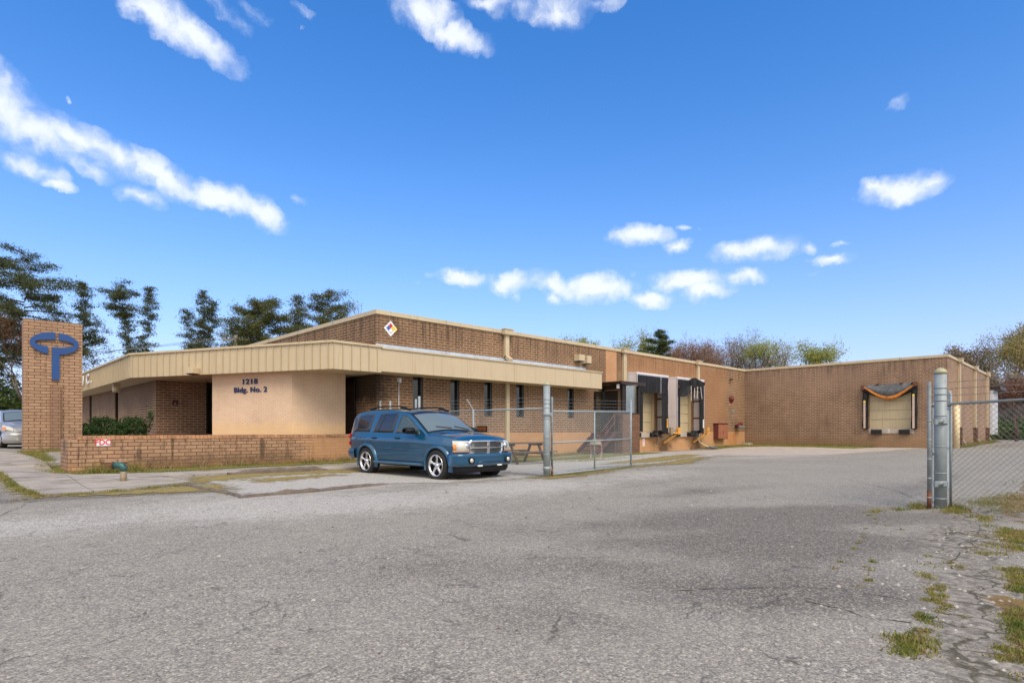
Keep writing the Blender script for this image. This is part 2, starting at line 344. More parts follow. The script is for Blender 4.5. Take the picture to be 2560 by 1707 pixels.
bark_red = plain('reddish_bark', (.23, .14, .105), .9, 0, .3, 3)
def leafy(name, a, b_, cc=None, tr=.25):
    def fn(t, b):
        p = geo(t); n = t.noise(p, 1.6, 3, .6); n2 = t.noise(p, 9, 2, .6)
        c = t.ramp(n, [(.35, a), (.65, b_)]); c = t.mix(t.smooth(n2, .4, .7), c, cc or tuple(q * .55 for q in a))
        t.put(b.inputs['Base Color'], c); t.put(b.inputs['Roughness'], .6); t.put(b.inputs['Specular IOR Level'], .25)
        tl = t.node('ShaderNodeBsdfTranslucent', {'Color': c}); mx = t.node('ShaderNodeMixShader', {0: tr, 1: b.outputs[0], 2: tl.outputs[0]})
        o = [n_ for n_ in t.n if n_.type == 'OUTPUT_MATERIAL'][0]; t.l.new(mx.outputs[0], o.inputs[0])
    return mat(name, fn)
L_cedar = leafy('cedar_needles', (.075, .095, .036), (.115, .130, .048), (.045, .058, .028))
L_cedar2 = leafy('olive_cedar_needles', (.105, .115, .035), (.145, .15, .042), (.050, .062, .024))
L_pine = leafy('pine_needles', (.075, .115, .038), (.13, .16, .048), (.030, .045, .022))
L_brown = leafy('dead_vine_leaves', (.21, .075, .035), (.15, .065, .035), (.07, .06, .025))
L_spring = leafy('spring_leaves', (.38, .42, .10), (.27, .33, .075), (.42, .38, .16), .35)
L_yell = leafy('yellow_green_leaves', (.40, .35, .12), (.32, .29, .10), (.30, .21, .12), .35)
L_red = leafy('red_buds', (.32, .14, .09), (.26, .15, .10), (.20, .13, .09))
L_tan = leafy('tan_buds', (.30, .22, .15), (.25, .19, .13), (.22, .18, .12))
L_shrub = leafy('shrub_leaves', (.035, .075, .020), (.065, .115, .030), (.018, .038, .013))
L_grass = leafy('grass_blades', (.14, .19, .035), (.30, .27, .07), (.33, .24, .10), .3)
L_bush = leafy('bramble_leaves', (.075, .125, .025), (.12, .17, .035), (.05, .07, .02))

def ground_mat(name, kind):
    def fn(t, b):
        p = geo(t); at_ = lambda a: t.node('ShaderNodeAttribute', attribute_name=a).outputs['Fac']
        flat = t.vec('MULTIPLY', p, (1, 1, 0))
        v1 = t.node('ShaderNodeTexVoronoi', {'Vector': flat, 'Scale': 72.0, 'Randomness': 1.0}); v2 = t.node('ShaderNodeTexVoronoi', {'Vector': flat, 'Scale': 105.0})
        g1 = t.node('ShaderNodeSeparateColor', {0: v1.outputs[1]}).outputs[0]; g2 = t.node('ShaderNodeSeparateColor', {0: v2.outputs[1]}).outputs[1]
        big = t.noise(flat, .35, 5, .6); mid = t.noise(flat, 2.4, 6, .68); fine = t.noise(flat, 30, 4, .7)
        if kind == 'gravel':
            c = t.ramp(g1, [(0, (.16, .15, .15)), (.35, (.42, .40, .37)), (.75, (.60, .575, .53)), (1, (.74, .72, .68))])
            c = t.mix(t.math('MULTIPLY', t.smooth(mid, .48, .72), .55), c, (.25, .215, .16))
        else:
            a = t.ramp(g1, [(0, (.09, .087, .085)), (.25, (.17, .16, .15)), (.5, (.245, .228, .202)), (.8, (.35, .315, .265)), (.93, (.50, .45, .385)), (1, (.64, .585, .50))])
            bq = t.ramp(g2, [(0, (.09, .088, .09)), (.5, (.25, .235, .22)), (1, (.52, .48, .43))])
            c = t.mix(.42, a, bq)
            c = t.mix(t.math('MULTIPLY', t.smooth(big, .35, .68), .25), c, (.38, .345, .30)); c = t.mix(t.math('MULTIPLY', t.smooth(t.noise(flat, 5, 6, .75), .5, .72), .35), c, t.mix(g1, (.10, .098, .10), (.22, .20, .185)))
            dust = t.math('ADD', at_('dust'), t.math('MULTIPLY', t.math('SUBTRACT', mid, .5), .9))
            gv = t.ramp(g1, [(0, (.20, .19, .185)), (.4, (.38, .36, .34)), (1, (.60, .575, .54))])
            c = t.mix(t.math('MULTIPLY', t.smooth(dust, .35, .9), .85), c, gv)
            dk = t.math('ADD', at_('dark'), t.math('MULTIPLY', t.math('SUBTRACT', t.noise(flat, 1.1, 6, .65), .5), .9))
            c = t.mix(t.math('MULTIPLY', t.smooth(dk, .12, .80), .88), c, t.mix(t.smooth(g1, .5, .95), (.112, .10, .094), (.30, .265, .225)))
            # crazing: thin dark cracks, ragged and discontinuous
            wp = t.vec('ADD', flat, t.vec('MULTIPLY', t.vec('SUBTRACT', t.noise(flat, 2.2, 4, .65, 0, 'Color'), (.5, .5, .5)), (.5, .5, 0)))
            cr = t.node('ShaderNodeTexVoronoi', {'Vector': wp, 'Scale': 1.25}, feature='DISTANCE_TO_EDGE').outputs[0]
            cr2 = t.node('ShaderNodeTexVoronoi', {'Vector': wp, 'Scale': 4.2}, feature='DISTANCE_TO_EDGE').outputs[0]
            cm = t.math('MULTIPLY', t.math('SUBTRACT', 1.0, t.smooth(cr, .002, .012)), t.smooth(t.noise(flat, 1.3, 3, .6), .47, .6))
            cm2 = t.math('MULTIPLY', t.math('SUBTRACT', 1.0, t.smooth(cr2, .008, .035)), t.math('MULTIPLY', t.smooth(t.noise(flat, 1.9, 3, .6), .5, .62), at_('craze')))
            c = t.mix(t.math('MULTIPLY', t.math('MAXIMUM', cm, cm2), .6), c, (.055, .05, .047))
            # pale grit washed into low spots
            gr_ = t.math('MULTIPLY', t.smooth(t.noise(flat, 7.5, 5, .72), .60, .68), t.smooth(t.noise(flat, .9, 3, .6), .42, .62))
            c = t.mix(t.math('MULTIPLY', t.math('MULTIPLY', gr_, at_('craze')), .8), c, (.55, .535, .50))
            # slabby worn concrete at the verge
            wn = t.math('ADD', at_('worn'), t.math('MULTIPLY', t.math('SUBTRACT', mid, .5), .8)); cr3 = t.node('ShaderNodeTexVoronoi', {'Vector': wp, 'Scale': 2.6}, feature='DISTANCE_TO_EDGE').outputs[0]
            c = t.mix(t.smooth(wn, .4, .7), c, t.mix(t.math('MULTIPLY', t.math('SUBTRACT', 1.0, t.smooth(cr3, .01, .05)), .85), t.mix(t.math('MULTIPLY', t.smooth(t.noise(flat, 9, 7, .78), .35, .65), t.smooth(fine, .2, .6)), (.13, .115, .10), (.40, .36, .315)), (.07, .06, .035)))
            c = t.mix(1.0, c, (1.03, 1.02, .965), 'MULTIPLY')
            dr = t.math('ADD', at_('dirt'), t.math('MULTIPLY', t.math('SUBTRACT', t.noise(flat, 3.2, 6, .7), .5), 1.3))
            c = t.mix(t.smooth(dr, .45, .62), c, t.ramp(t.noise(flat, 5, 5, .7), [(.3, (.10, .07, .04)), (.5, (.22, .13, .045)), (.7, (.20, .19, .06))]))
        t.put(b.inputs['Base Color'], c); t.put(b.inputs['Roughness'], .93); t.put(b.inputs['Specular IOR Level'], .25)
        h = t.math('ADD', t.math('MULTIPLY', t.math('SUBTRACT', 1.0, v1.outputs[0]), .35), t.math('MULTIPLY', mid, 1.2)); bump(t, b, h, .5, .02)
    return mat(name, fn)
asph = ground_mat('chip_sealed_asphalt', 'asphalt'); gravel_m = ground_mat('pale_gravel', 'gravel')
def overlay_mat(name, src_cols, noise_amt=1.2, nscale=3.0, rough=.95, hardness=.15):
    """loose cover whose ragged edge follows the mask attribute of its sheet"""
    def fn(t, b):
        p = geo(t); flat = t.vec('MULTIPLY', p, (1, 1, 0))
        m = t.math('ADD', t.node('ShaderNodeAttribute', attribute_name='mask').outputs['Fac'], t.math('MULTIPLY', t.math('SUBTRACT', t.noise(flat, nscale, 6, .72), .5), noise_amt))
        al = t.smooth(m, .5 - hardness, .5 + hardness); n = t.noise(flat, 14, 5, .7)
        c = t.ramp(n, src_cols); c = t.mix(t.smooth(t.noise(flat, 1.7, 4, .6), .4, .65), c, t.ramp(t.noise(flat, 40, 3, .7), src_cols[::-1] if False else src_cols))
        v = t.node('ShaderNodeTexVoronoi', {'Vector': flat, 'Scale': 55.0}); c = t.mix(.5, c, t.ramp(t.node('ShaderNodeSeparateColor', {0: v.outputs[1]}).outputs[0], [(0, .25), (1, .78)]), 'OVERLAY')
        t.put(b.inputs['Base Color'], c); t.put(b.inputs['Roughness'], rough); t.put(b.inputs['Alpha'], al); t.put(b.inputs['Specular IOR Level'], .2)
        bump(t, b, n, .6, .02)
    return mat(name, fn)
gravel_o = overlay_mat('loose_gravel', [(.2, (.19, .18, .165)), (.45, (.38, .36, .325)), (.8, (.60, .575, .53))], 1.8, 2.6, hardness=.25)
moss_o = overlay_mat('moss_and_thin_grass', [(.25, (.20, .15, .07)), (.5, (.29, .22, .08)), (.75, (.24, .235, .08))], 2.6, 3.8, hardness=.3)
green_o = overlay_mat('turf', [(.25, (.10, .10, .03)), (.5, (.17, .18, .045)), (.75, (.27, .23, .08))], .9, 3.5)

# ------------------------------------------------------------------ ground sheets
def interp_line(a, stepfine, lo, hi):
    return np.concatenate([np.array(a[0], float), np.arange(lo, hi + 1e-6, stepfine), np.array(a[1], float)])
def blobs(X, Y, L):
    o = np.zeros_like(X)
    for x, y, rx, ry, a, s_ in L:
        ca, sa = math.cos(R(a)), math.sin(R(a)); dx, dy = X - x, Y - y
        u_ = (dx * ca + dy * sa) / rx; v_ = (-dx * sa + dy * ca) / ry
        o = np.maximum(o, s_ * np.exp(-(u_ ** 2 + v_ ** 2)))
    return o
xs = interp_line(([-600, -300, -150, -80, -50, -30, -18], [64, 70, 80, 100, 130, 180, 260, 400, 700]), .35, -12, 60)
ys = interp_line(([-500, -250, -120, -60, -30, -16], [42, 50, 65, 90, 130, 200, 320, 500, 800]), .35, -9, 34)
X, Y = np.meshgrid(xs, ys, indexing='ij'); Z = gz(X, Y)
def sheet_from(name, X, Y, Z, mt, attrs, keep=None, **tags):
    nx, ny = X.shape; me = bpy.data.meshes.new(name)
    idx = np.arange(nx * ny).reshape(nx, ny)
    q = np.stack([idx[:-1, :-1], idx[1:, :-1], idx[1:, 1:], idx[:-1, 1:]], -1).reshape(-1, 4)
    if keep is not None: q = q[keep[q].any(1)]
    me.from_pydata(np.stack([X.ravel(), Y.ravel(), Z.ravel()], -1).tolist(), [], q.tolist())
    me.polygons.foreach_set('use_smooth', [True] * len(me.polygons))
    for k_, a in attrs.items():
        at_ = me.attributes.new(k_, 'FLOAT', 'POINT'); at_.data.foreach_set('value', a.ravel().astype(np.float32))
    me.materials.append(mt); o = link(bpy.data.objects.new(name, me))
    if keep is not None:
        bm = bmesh.new(); bm.from_mesh(me); bmesh.ops.delete(bm, geom=[v for v in bm.verts if not v.link_faces], context='VERTS'); bm.to_mesh(me); bm.free()
    for k_, v in tags.items(): o[k_] = v
    return o
dust = blobs(X, Y, [(4.2,9.2,4.2,2.0,-20,1.0),(.6,9.6,3.0,1.6,0,.8),(8.5,8.6,3.2,1.7,-10,.95),(5.6,11.6,4.6,2.4,0,.75),(12.5,8.3,3.5,1.6,0,.7),(17,9.5,6,2.3,0,.55),(26,10.2,7,1.2,-12,.7),(30,7.5,5,.6,-5,.6),(15,5,6,1,25,.35),(12.5,2.6,1.8,.35,-15,.6),(22,2.2,5,.5,0,.5)])
dark = blobs(X, Y, [(8.4,3.2,3.2,.75,-35,1.2),(6.6,2.6,2.2,.7,-42,1.15),(2.9,2.6,1.2,.6,-45,.5),(4.6,1.7,1.5,.5,-45,1.0),(4.4,3.1,2.0,.7,-45,.6),(6.2,4.4,2.4,.8,-40,.55),(9.2,3.6,2.6,.55,-32,1.0),(7.3,2.9,1.3,.5,-50,1),(6.0,2.4,1.6,.7,-45,.8),(10.7,5.6,2.2,.6,-10,.6),(1.5,12.6,2.0,.5,-5,1.0),(2.5,12.35,1.8,.35,-8,.9),(.4,13.8,.8,1.6,0,.6),(5.2,2.0,1.2,.6,-45,.6),(16.5,2.9,4.5,.5,0,.55),(3.2,4.4,1.6,.8,-45,.45),(5.2,5.4,1.7,.5,-40,.4),(31,16.4,5,.6,0,.8),(47,4.6,8,1,0,.5)])
craze = np.clip(blobs(X, Y, [(1,5.5,3,5,20,1),(3,5,3,2.6,0,1),(6,4,2,2,0,.5)]), 0, 1)
worn = blobs(X, Y, [(8.3,1.2,2.3,.55,8,.9),(5.5,.72,2.2,.42,8,.95),(4.2,.3,1.3,.5,10,.9),(11,1.3,1.5,.7,0,.9),(12.6,1.8,1.6,.5,0,.6)])
dirt = blobs(X, Y, [(13.0,1.15,1.9,.34,5,1.1),(10.8,.95,1.0,.2,5,1),(8.8,.72,1.1,.17,5,1.1),(6.6,.5,.7,.12,5,1),(5.4,.42,.5,.09,5,1),(4.2,.32,.4,.06,5,1),(16.5,1.0,3,.5,0,.9),(3,-1.6,6,1.4,15,1.2),(12,-2.5,9,2.6,5,1.4)])
sheet_from('asphalt', X, Y, Z, asph, dict(dust=dust, dark=dark, craze=craze, worn=worn, dirt=dirt), kind='structure')

def seg_dist(px, py, poly):
    d = np.full(px.shape, 1e9); ins = np.zeros(px.shape, bool); n = len(poly)
    for i in range(n):
        ax, ay = poly[i]; bx, by = poly[(i + 1) % n]; vx, vy = bx - ax, by - ay
        t_ = np.clip(((px - ax) * vx + (py - ay) * vy) / (vx * vx + vy * vy + 1e-12), 0, 1)
        d = np.minimum(d, np.hypot(px - ax - t_ * vx, py - ay - t_ * vy))
        c_ = ((ay > py) != (by > py)) & (px < (bx - ax) * (py - ay) / (by - ay + 1e-12) + ax); ins ^= c_
    return np.where(ins, d, -d)
def overlay(name, polys, mt, dz, cell=.16, soft=.45, kind='structure'):
    allp = np.array([p for q in polys for p in q]); x0, y0 = allp.min(0) - .5; x1, y1 = allp.max(0) + .5
    a, b_ = np.arange(x0, x1, cell), np.arange(y0, y1, cell); XX, YY = np.meshgrid(a, b_, indexing='ij')
    d = np.max([seg_dist(XX, YY, q) for q in polys], 0); mask = np.clip(.5 + d / soft * .5, -.6, 1.25)
    return sheet_from(name, XX, YY, gz(XX, YY) + dz, mt, dict(mask=mask), (d > -soft).ravel(), kind=kind)
overlay('gravel', [[(3.9,10.9),(6.8,11.1),(8,10.2),(10.5,9.8),(10.7,15.4),(8.8,15.3),(5,15.3),(4.3,14.5)], [(11,10.3),(14.5,10.5),(20,11.2),(25,12.4),(24.8,15.4),(20,15.6),(11.1,16.2)]], gravel_o, .006)
overlay('moss', [[(4.0,14.0),(6.0,14.6),(10,14.4),(10.2,15.3),(5.2,15.6),(4.2,15.2)],[(1.6,13.0),(2.8,13.3),(3.9,13.6),(4.3,13.1),(3.9,12.0),(3.0,12.3),(1.9,12.6)],[(5.2,13.1),(7.3,13.8),(7.2,14.1),(5,13.9)],
   [(10.4,9.3),(11.6,9.45),(14.6,9.7),(14.6,10.05),(11,9.95),(10.3,9.8)], [(15,11.4),(20,11.9),(25,13.2),(25,13.8),(18,12.9)], [(14.2,9.7),(18.2,10.2),(23.5,12.2),(22,12.2),(17,10.7)],
   [(1.3,12.9),(1.05,15.1),(.8,18),(.72,18),(.95,15.1),(1.15,12.85)]], moss_o, .011)
overlay('turf', [[(2.0,17.35),(10.5,17.5),(10.5,18.3),(2.2,18.3)], [(2.15,18.3),(2.3,24.6),(1.9,24.7),(1.85,22.7),(2.0,21),(2.08,18.5)], [(11,16.3),(16,16.5),(21,15.4),(24.2,16),(24.2,15.6),(21,14.9),(13,15.1),(11,15.6)],
   [(33.2,17.6),(39.2,17.6),(39.2,9.8),(37.6,10.6),(37.2,15.4),(33.0,16.6)], [(11,17.6),(23,17.6),(23,16.8),(11,16.9)], [(40.5,6.35),(57,6.6),(57,6.15),(41,5.9)], [(18,16),(25,16.1),(25,15.2),(19,15.2)]], green_o, .016)

def slab(name, poly, dz, mt, cell=.5, joints=()):
    bm = bmesh.new(); f = bm.faces.new([bm.verts.new((x, y, 0)) for x, y in poly]); xs_ = [p[0] for p in poly]; ys_ = [p[1] for p in poly]
    for k in range(2):
        lo, hi = (min(xs_), max(xs_)) if k == 0 else (min(ys_), max(ys_)); q = lo + cell
        while q < hi:
            bmesh.ops.bisect_plane(bm, geom=bm.verts[:] + bm.edges[:] + bm.faces[:], plane_co=(q, q, 0), plane_no=(1, 0, 0) if k == 0 else (0, 1, 0)); q += cell
    edges = [e for e in bm.edges if e.is_boundary]
    ret = bmesh.ops.extrude_edge_only(bm, edges=edges); low = [v for v in ret['geom'] if isinstance(v, bmesh.types.BMVert)]; ls = set(low)
    for v in bm.verts: v.co.z = g(v.co.x, v.co.y) + (dz if v not in ls else -.15)
    bmesh.ops.recalc_face_normals(bm, faces=bm.faces[:])
    me = bpy.data.meshes.new(name); bm.to_mesh(me); bm.free(); me.materials.append(mt)
    o = link(bpy.data.objects.new(name, me)); o['kind'] = 'structure'; return o
def sidewalk_mat():
    def fn(t, b):
        p = geo(t); n = t.noise(p, 1.1, 6, .65); f_ = t.noise(p, 40, 4, .7); s_ = t.node('ShaderNodeSeparateXYZ', {0: p})
        c = t.ramp(n, [(.3, (.25, .215, .175)), (.5, (.37, .325, .27)), (.7, (.43, .38, .32))]); c = t.mix(.35, c, t.ramp(f_, [(.3, .35), (.7, .7)]), 'OVERLAY')
        st = t.smooth(t.noise(t.vec('MULTIPLY', p, (.7, 2.4, 1)), 1.5, 5, .7), .5, .66); c = t.mix(t.math('MULTIPLY', st, .7), c, (.115, .09, .085))
        for ax, per, ph in ((0, 2.4, .4), (1, 3.1, 1.7)):
            fr = t.math('FRACT', t.math('DIVIDE', t.math('ADD', s_.outputs[ax], ph), per)); c = t.mix(t.math('MULTIPLY', t.math('LESS_THAN', fr, .008), .75), c, (.07, .06, .05))
        t.put(b.inputs['Base Color'], c); t.put(b.inputs['Roughness'], .9); bump(t, b, f_, .3, .004)
    return mat('sidewalk_concrete', fn)
walk_m = sidewalk_mat()
slab('sidewalk', [(-3.2,21.5),(-.9,19.3),(.93,18.05),(1.08,15.07),(1.25,13.16),(1.6,13.15),(2.28,13.5),(2.79,13.7),(3.9,14.25),(3.62,15.75),(5.03,15.76),(7.51,15.58),(10.4,15.3),(10.45,16.1),(8.93,16.3),(5.35,16.65),(3.26,16.85),(2.2,16.95),(2.03,18.23),(1.94,20.93),(1.81,22.59),(1.3,24.7),(.8,27),(-.8,27),(-1.6,24.5)], .035, walk_m)
slab('path', [(1.99,19.7),(5.8,20.4),(5.8,21.2),(1.95,20.4)], .03, walk_m)
CRK = [[(7.72,2.79),(7.78,2.41),(7.92,1.87),(8.02,1.48),(8.06,1.09)],[(4.08,2.35),(4.61,1.95),(4.86,1.77),(4.98,1.56)],[(5.03,1.34),(5.05,1.02)],[(4.49,1.57),(4.49,1.32),(4.4,1.13),(4.49,.92)],
 [(11.03,1.88),(10.08,1.41),(9.37,1.19),(8.44,1.15),(7.39,1.1),(6.48,1.02)],[(.55,10.66),(1.09,12.4),(1.46,12.95)],[(9.83,6.99),(12.04,6.92),(15.0,6.35),(18.36,4.98)],[(15.82,4.73),(13.64,2.99),(11.69,2.11)]]
_r = random.Random(31); m = M()
for ln in CRK:
    for (ax, ay), (bx, by) in zip(ln, ln[1:]):
        L = math.hypot(bx - ax, by - ay); n = max(3, int(L / .07)); pts = [[], []]; w0 = .0025 + .003 * _r.random()
        ox = oy = 0.0
        for i in range(n + 1):
            q = i / n; ox += _r.gauss(0, .012); oy += _r.gauss(0, .012); e = math.sin(math.pi * q); x = ax + (bx - ax) * q + ox * e; y = ay + (by - ay) * q + oy * e
            wd = w0 * _r.uniform(.1, 1.7); nx, ny = -(by - ay) / L, (bx - ax) / L
            for s_, P in ((1, pts[0]), (-1, pts[1])): P.append((x + nx * wd * s_, y + ny * wd * s_, g(x, y) + .004))
        m.grid(pts, smooth=False, flip=True)
m.build('asphalt_cracks', plain('crack_fill', (.045, .04, .032), .95, 0, .4, 5, ((.13, .12, .05), .8)), None, kind='structure')
slab('concrete_pad', [(25,17.0),(33,16.5),(37.2,15.3),(37.6,10.5),(39.1,9.6),(39.1,7.4),(36.5,8.2),(31,9.6),(27,11),(24.7,13.5),(24.7,16.3)], .012, conc_pad, .8)
# ------------------------------------------------------------------ the building
V0, UA, UB, ZC = 17.65, 10.64, 39.25, 5.22
bld = thing('industrial_building', 'long low brown brick industrial building with tan metal canopy and loading docks', 'building', (10.64, 17.65, .2))
def wall(m, p0, p1, z0, z1, ops=(), depth=.18):
    """wall face seen from the right of p0->p1, with openings (s0, s1, z0, z1)"""
    p0 = Vector((*p0, 0)); p1 = Vector((*p1, 0)); L = (p1 - p0).length; d = (p1 - p0) / L; n = Vector((d.y, -d.x, 0))
    S = sorted({0, L, *[o[0] for o in ops], *[o[1] for o in ops]}); T = sorted({z0, z1, *[o[2] for o in ops], *[o[3] for o in ops]})
    S = [q for q in S if 0 <= q <= L]; T = [q for q in T if z0 <= q <= z1]
    P = lambda s_, z, k=0: tuple(p0 + d * s_ - n * k + Vector((0, 0, z)))
    for a, b_ in zip(S, S[1:]):
        for c_, e in zip(T, T[1:]):
            ms, mz = (a + b_) / 2, (c_ + e) / 2
            if any(o[0] < ms < o[1] and o[2] < mz < o[3] for o in ops): continue
            m.face([P(a, c_), P(b_, c_), P(b_, e), P(a, e)])
    for a, b_, c_, e in ops:
        c2, e2 = max(c_, z0), min(e, z1)
        m.face([P(a, c2), P(a, e2), P(a, e2, depth), P(a, c2, depth)]); m.face([P(b_, c2, depth), P(b_, e2, depth), P(b_, e2), P(b_, c2)])
        if c_ >= z0: m.face([P(a, c_), P(a, c_, depth), P(b_, c_, depth), P(b_, c_)])
        if e <= z1: m.face([P(a, e, depth), P(a, e), P(b_, e), P(b_, e, depth)])
WIN = [(12.14,12.58),(13.85,14.29),(15.57,16.0),(17.37,17.83),(19.08,19.54),(20.71,21.15)]
DK = [(25.76, 27.97), (29.74, 31.92)]
m = M()
wall(m, (UA, V0), (UB, V0), 1.135, ZC, [(a - UA, b - UA, 1.79, 3.20) for a, b in WIN] + [(a - UA, b - UA, 1.135, 3.85) for a, b in DK])
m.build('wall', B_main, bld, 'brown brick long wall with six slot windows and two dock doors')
m = M(); wall(m, (UA, V0), (UB, V0), -.4, 1.135); m.build('wall', B_orange, bld, 'orange painted brick base of the long wall')
m = M(); wall(m, (UA, 66), (UA, V0), -.4, ZC); m.build('wall', B_main, bld, 'brown brick end wall above the tan canopy')
m = M(); wall(m, (UB, V0), (UB, 6.38), -.4, ZC, [(V0 - 10.16, V0 - 8.02, 1.33, 3.62)]); m.build('wall', B_wing, bld, 'brown brick wing wall with a single dock door')
m = M(); wall(m, (UB, 6.38), (56.6, 6.62), -.4, ZC); wall(m, (56.6, 6.62), (56.6, 66), -.4, ZC); m.build('wall', B_wing, bld, 'brown brick side wall with three downspouts')
m = M()
wall(m, (5.85, 67), (5.85, 25.73), 0, 3.2, [(67 - b, 67 - a, 1.5, 3.21) for a, b in ((32.55, 33.3), (39.4, 40.15), (46, 46.7))]); wall(m, (5.85, 25.73), (7.64, 25.73), 0, 3.2)
m.build('wall', B_office, bld, 'brown brick office wall with narrow dark windows')
m = M(); d = Vector((1.45, -3.14, 0)).normalized(); n = Vector((d.y, -d.x, 0))
P0, P1, P2 = Vector((6.67, 21.8, 0)), Vector((8.12, 18.66, 0)), Vector((10.02, 18.66, 0))
wall(m, P0[:2], P1[:2], .8, 3.17); wall(m, P1[:2], P2[:2], .8, 3.17)
m.face([(10.02, 18.66, .8), (10.02, 18.9, .8), (10.02, 18.9, 3.17), (10.02, 18.66, 3.17)]); b0 = P0 - n * .24
m.face([(b0.x, b0.y, .8), (P0.x, P0.y, .8), (P0.x, P0.y, 3.17), (b0.x, b0.y, 3.17)]); b1 = Vector((8.27, 18.9, 0))
wall(m, (10.02, 18.9), b1[:2], .8, 3.17); wall(m, b1[:2], b0[:2], .8, 3.17)
m.build('screen_wall', B_pink, bld, 'cream painted brick screen wall at the entrance')
m = M(); m.face([(7.64, 25.73, .9), (7.64, 25.75, .9), (7.64, 25.75, 3.17), (7.64, 25.73, 3.17)]); m.box(7.64, UA, 25.8, 25.85, .9, 3.17); m.box(UA - .03, UA - .005, 19.05, 21.2, .95, 3.16)
m.build('entrance_glass', glass_dark, bld, 'dark glass doors behind the cream screen wall')
m = M()
for q in (7.66, 8.6, 9.6): m.box(q, q + .06, 25.72, 25.79, .9, 3.17)
for q in (19.0, 20.1, 21.15): m.box(UA - .07, UA - .035, q, q + .06, .95, 3.16)
m.build('entrance_frame', frame_dark, bld)
# roofs and copings
m = M(); m.prism([(10.7, 17.7), (39.3, 17.7), (39.3, 6.45), (56.5, 6.7), (56.5, 66), (10.7, 66)], 4.9, 5.05)
m.build('roof', roof_m, bld)
def coping(m, p0, p1, z0=ZC, z1=5.365, out=.05, wd=.34):
    p0 = Vector((*p0, 0)); p1 = Vector((*p1, 0)); d = (p1 - p0).normalized(); n = Vector((d.y, -d.x, 0)); c = (p0 + p1) / 2 + n * (out - wd / 2); c.z = (z0 + z1) / 2
    m.obox(c, d, n, (0, 0, 1), (p1 - p0).length / 2, wd / 2, (z1 - z0) / 2)
m = M(); coping(m, (UA - .05, V0), (UB - .051, V0)); coping(m, (UA, 66), (UA, V0 + .291)); coping(m, (UB, V0 + .3), (UB, 6.33)); coping(m, (UB + .292, 6.38), (56.6, 6.62))
m.build('coping', beige_trim, bld)
m = M()
for q in np.arange(13.6, 39, 3.05): m.box(q, q + .012, V0 - .053, V0 - .04, ZC, 5.367)
for q in np.arange(8.6, 17, 3.05): m.box(UB - .053, UB - .04, q, q + .012, ZC, 5.367)
for q in np.arange(20.7, 60, 3.05): m.box(UA - .053, UA - .04, q, q + .012, ZC, 5.367)
m.build('coping_joints', dark_brown, bld)
# windows
for a, b in WIN:
    m = M(); m.box(a, b, V0 + .12, V0 + .14, 1.79, 3.2); wn = m.build('window', glass_dark, bld)
    m = M(); m.box(b - .09, b, V0 + .03, V0 + .12, 1.79, 3.2); m.box(a, a + .035, V0 + .07, V0 + .12, 1.79, 3.2); m.box(a, b - .09, V0 + .07, V0 + .12, 1.79, 1.84); m.box(a, b - .09, V0 + .07, V0 + .12, 3.14, 3.19)
    m.build('frame', frame_dark, wn)
for a, b in ((32.55, 33.3), (39.4, 40.15), (46, 46.7)):
    m = M(); m.box(5.97, 5.99, a, b, 1.5, 3.2); wn = m.build('window', glass_dark, bld)
    m = M(); m.box(5.9, 5.97, a, a + .05, 1.5, 3.2); m.box(5.9, 5.97, b - .05, b, 1.5, 3.2); m.build('frame', frame_dark, wn)
# canopy: plain fascia
m = M(); m.box(10.26, 22.1, 16.75, 16.79, 3.16, 3.9); m.box(22.06, 22.1, 16.79, V0 - .003, 3.16, 3.9)
fa = m.build('fascia', beige, bld, 'smooth tan metal fascia along the canopy')
m = M(); m.box(10.26, 22.13, 16.71, 16.86, 3.9, 3.95); m.box(22.07, 22.13, 16.86, V0 - .003, 3.9, 3.95); m.box(10.26, 22.1, 16.742, 16.75, 3.163, 3.185); m.build('fascia_trim', beige_trim, fa)
m = M()
for q in np.arange(11.5, 22, 1.22): m.box(q, q + .009, 16.746, 16.75, 3.19, 3.9)
m.build('fascia_joints', beige_seam, fa)
# standing seam fascia
SG = [((10.26, 16.72), (8.55, 16.72)), ((8.55, 16.72), (4.82, 24.7)), ((4.82, 24.7), (4.85, 67))]
m = M(); ms = M(); mt_ = M()
for (a, b) in SG:
    a = Vector((*a, 0)); b = Vector((*b, 0)); L = (b - a).length; d = (b - a) / L; n = Vector((-d.y, d.x, 0))
    if n.dot(Vector((-1, -1, 0))) < 0: n = -n
    c = (a + b) / 2 - n * .02
    m.obox((c.x, c.y, 3.525), d, n, (0, 0, 1), L / 2, .02, .405)
    mt_.obox((c.x + n.x * .012, c.y + n.y * .012, 3.965), d, n, (0, 0, 1), L / 2 + .03, .06, .035)
    k = .15
    while k < L:
        p = a + d * k; ms.obox((p.x + n.x * .014, p.y + n.y * .014, 3.523), d, n, (0, 0, 1), .011, .016, .405); k += .305
fs = m.build('fascia', beige, bld, 'standing seam tan metal fascia over the entrance')
ms.build('standing_seams', beige_seam, fs); mt_.build('fascia_trim', beige_trim, fs)
SO = [(22.06, 16.79), (10.2, 16.79), (8.6, 16.78), (4.88, 24.7), (4.9, 66.9), (10.6, 66.9), (10.6, 17.64), (22.06, 17.64)]
m = M(); m.prism([(x, y) for x, y in SO], 3.165, 3.2); m.build('soffit', soffit_m, bld)
m = M(); m.prism([(x, y) for x, y in SO], 3.86, 3.9); m.build('canopy_roof', roof_m, bld)
m = M(); m.box(10.6, 22.0, V0 - .03, V0 - .004, 4.09, 4.2)
m.face([(10.3, 16.85, 3.952), (22.0, 16.85, 3.952), (22.0, V0 - .03, 4.1), (10.3, V0 - .03, 4.1)]); m.build('flashing', flash_m, bld)
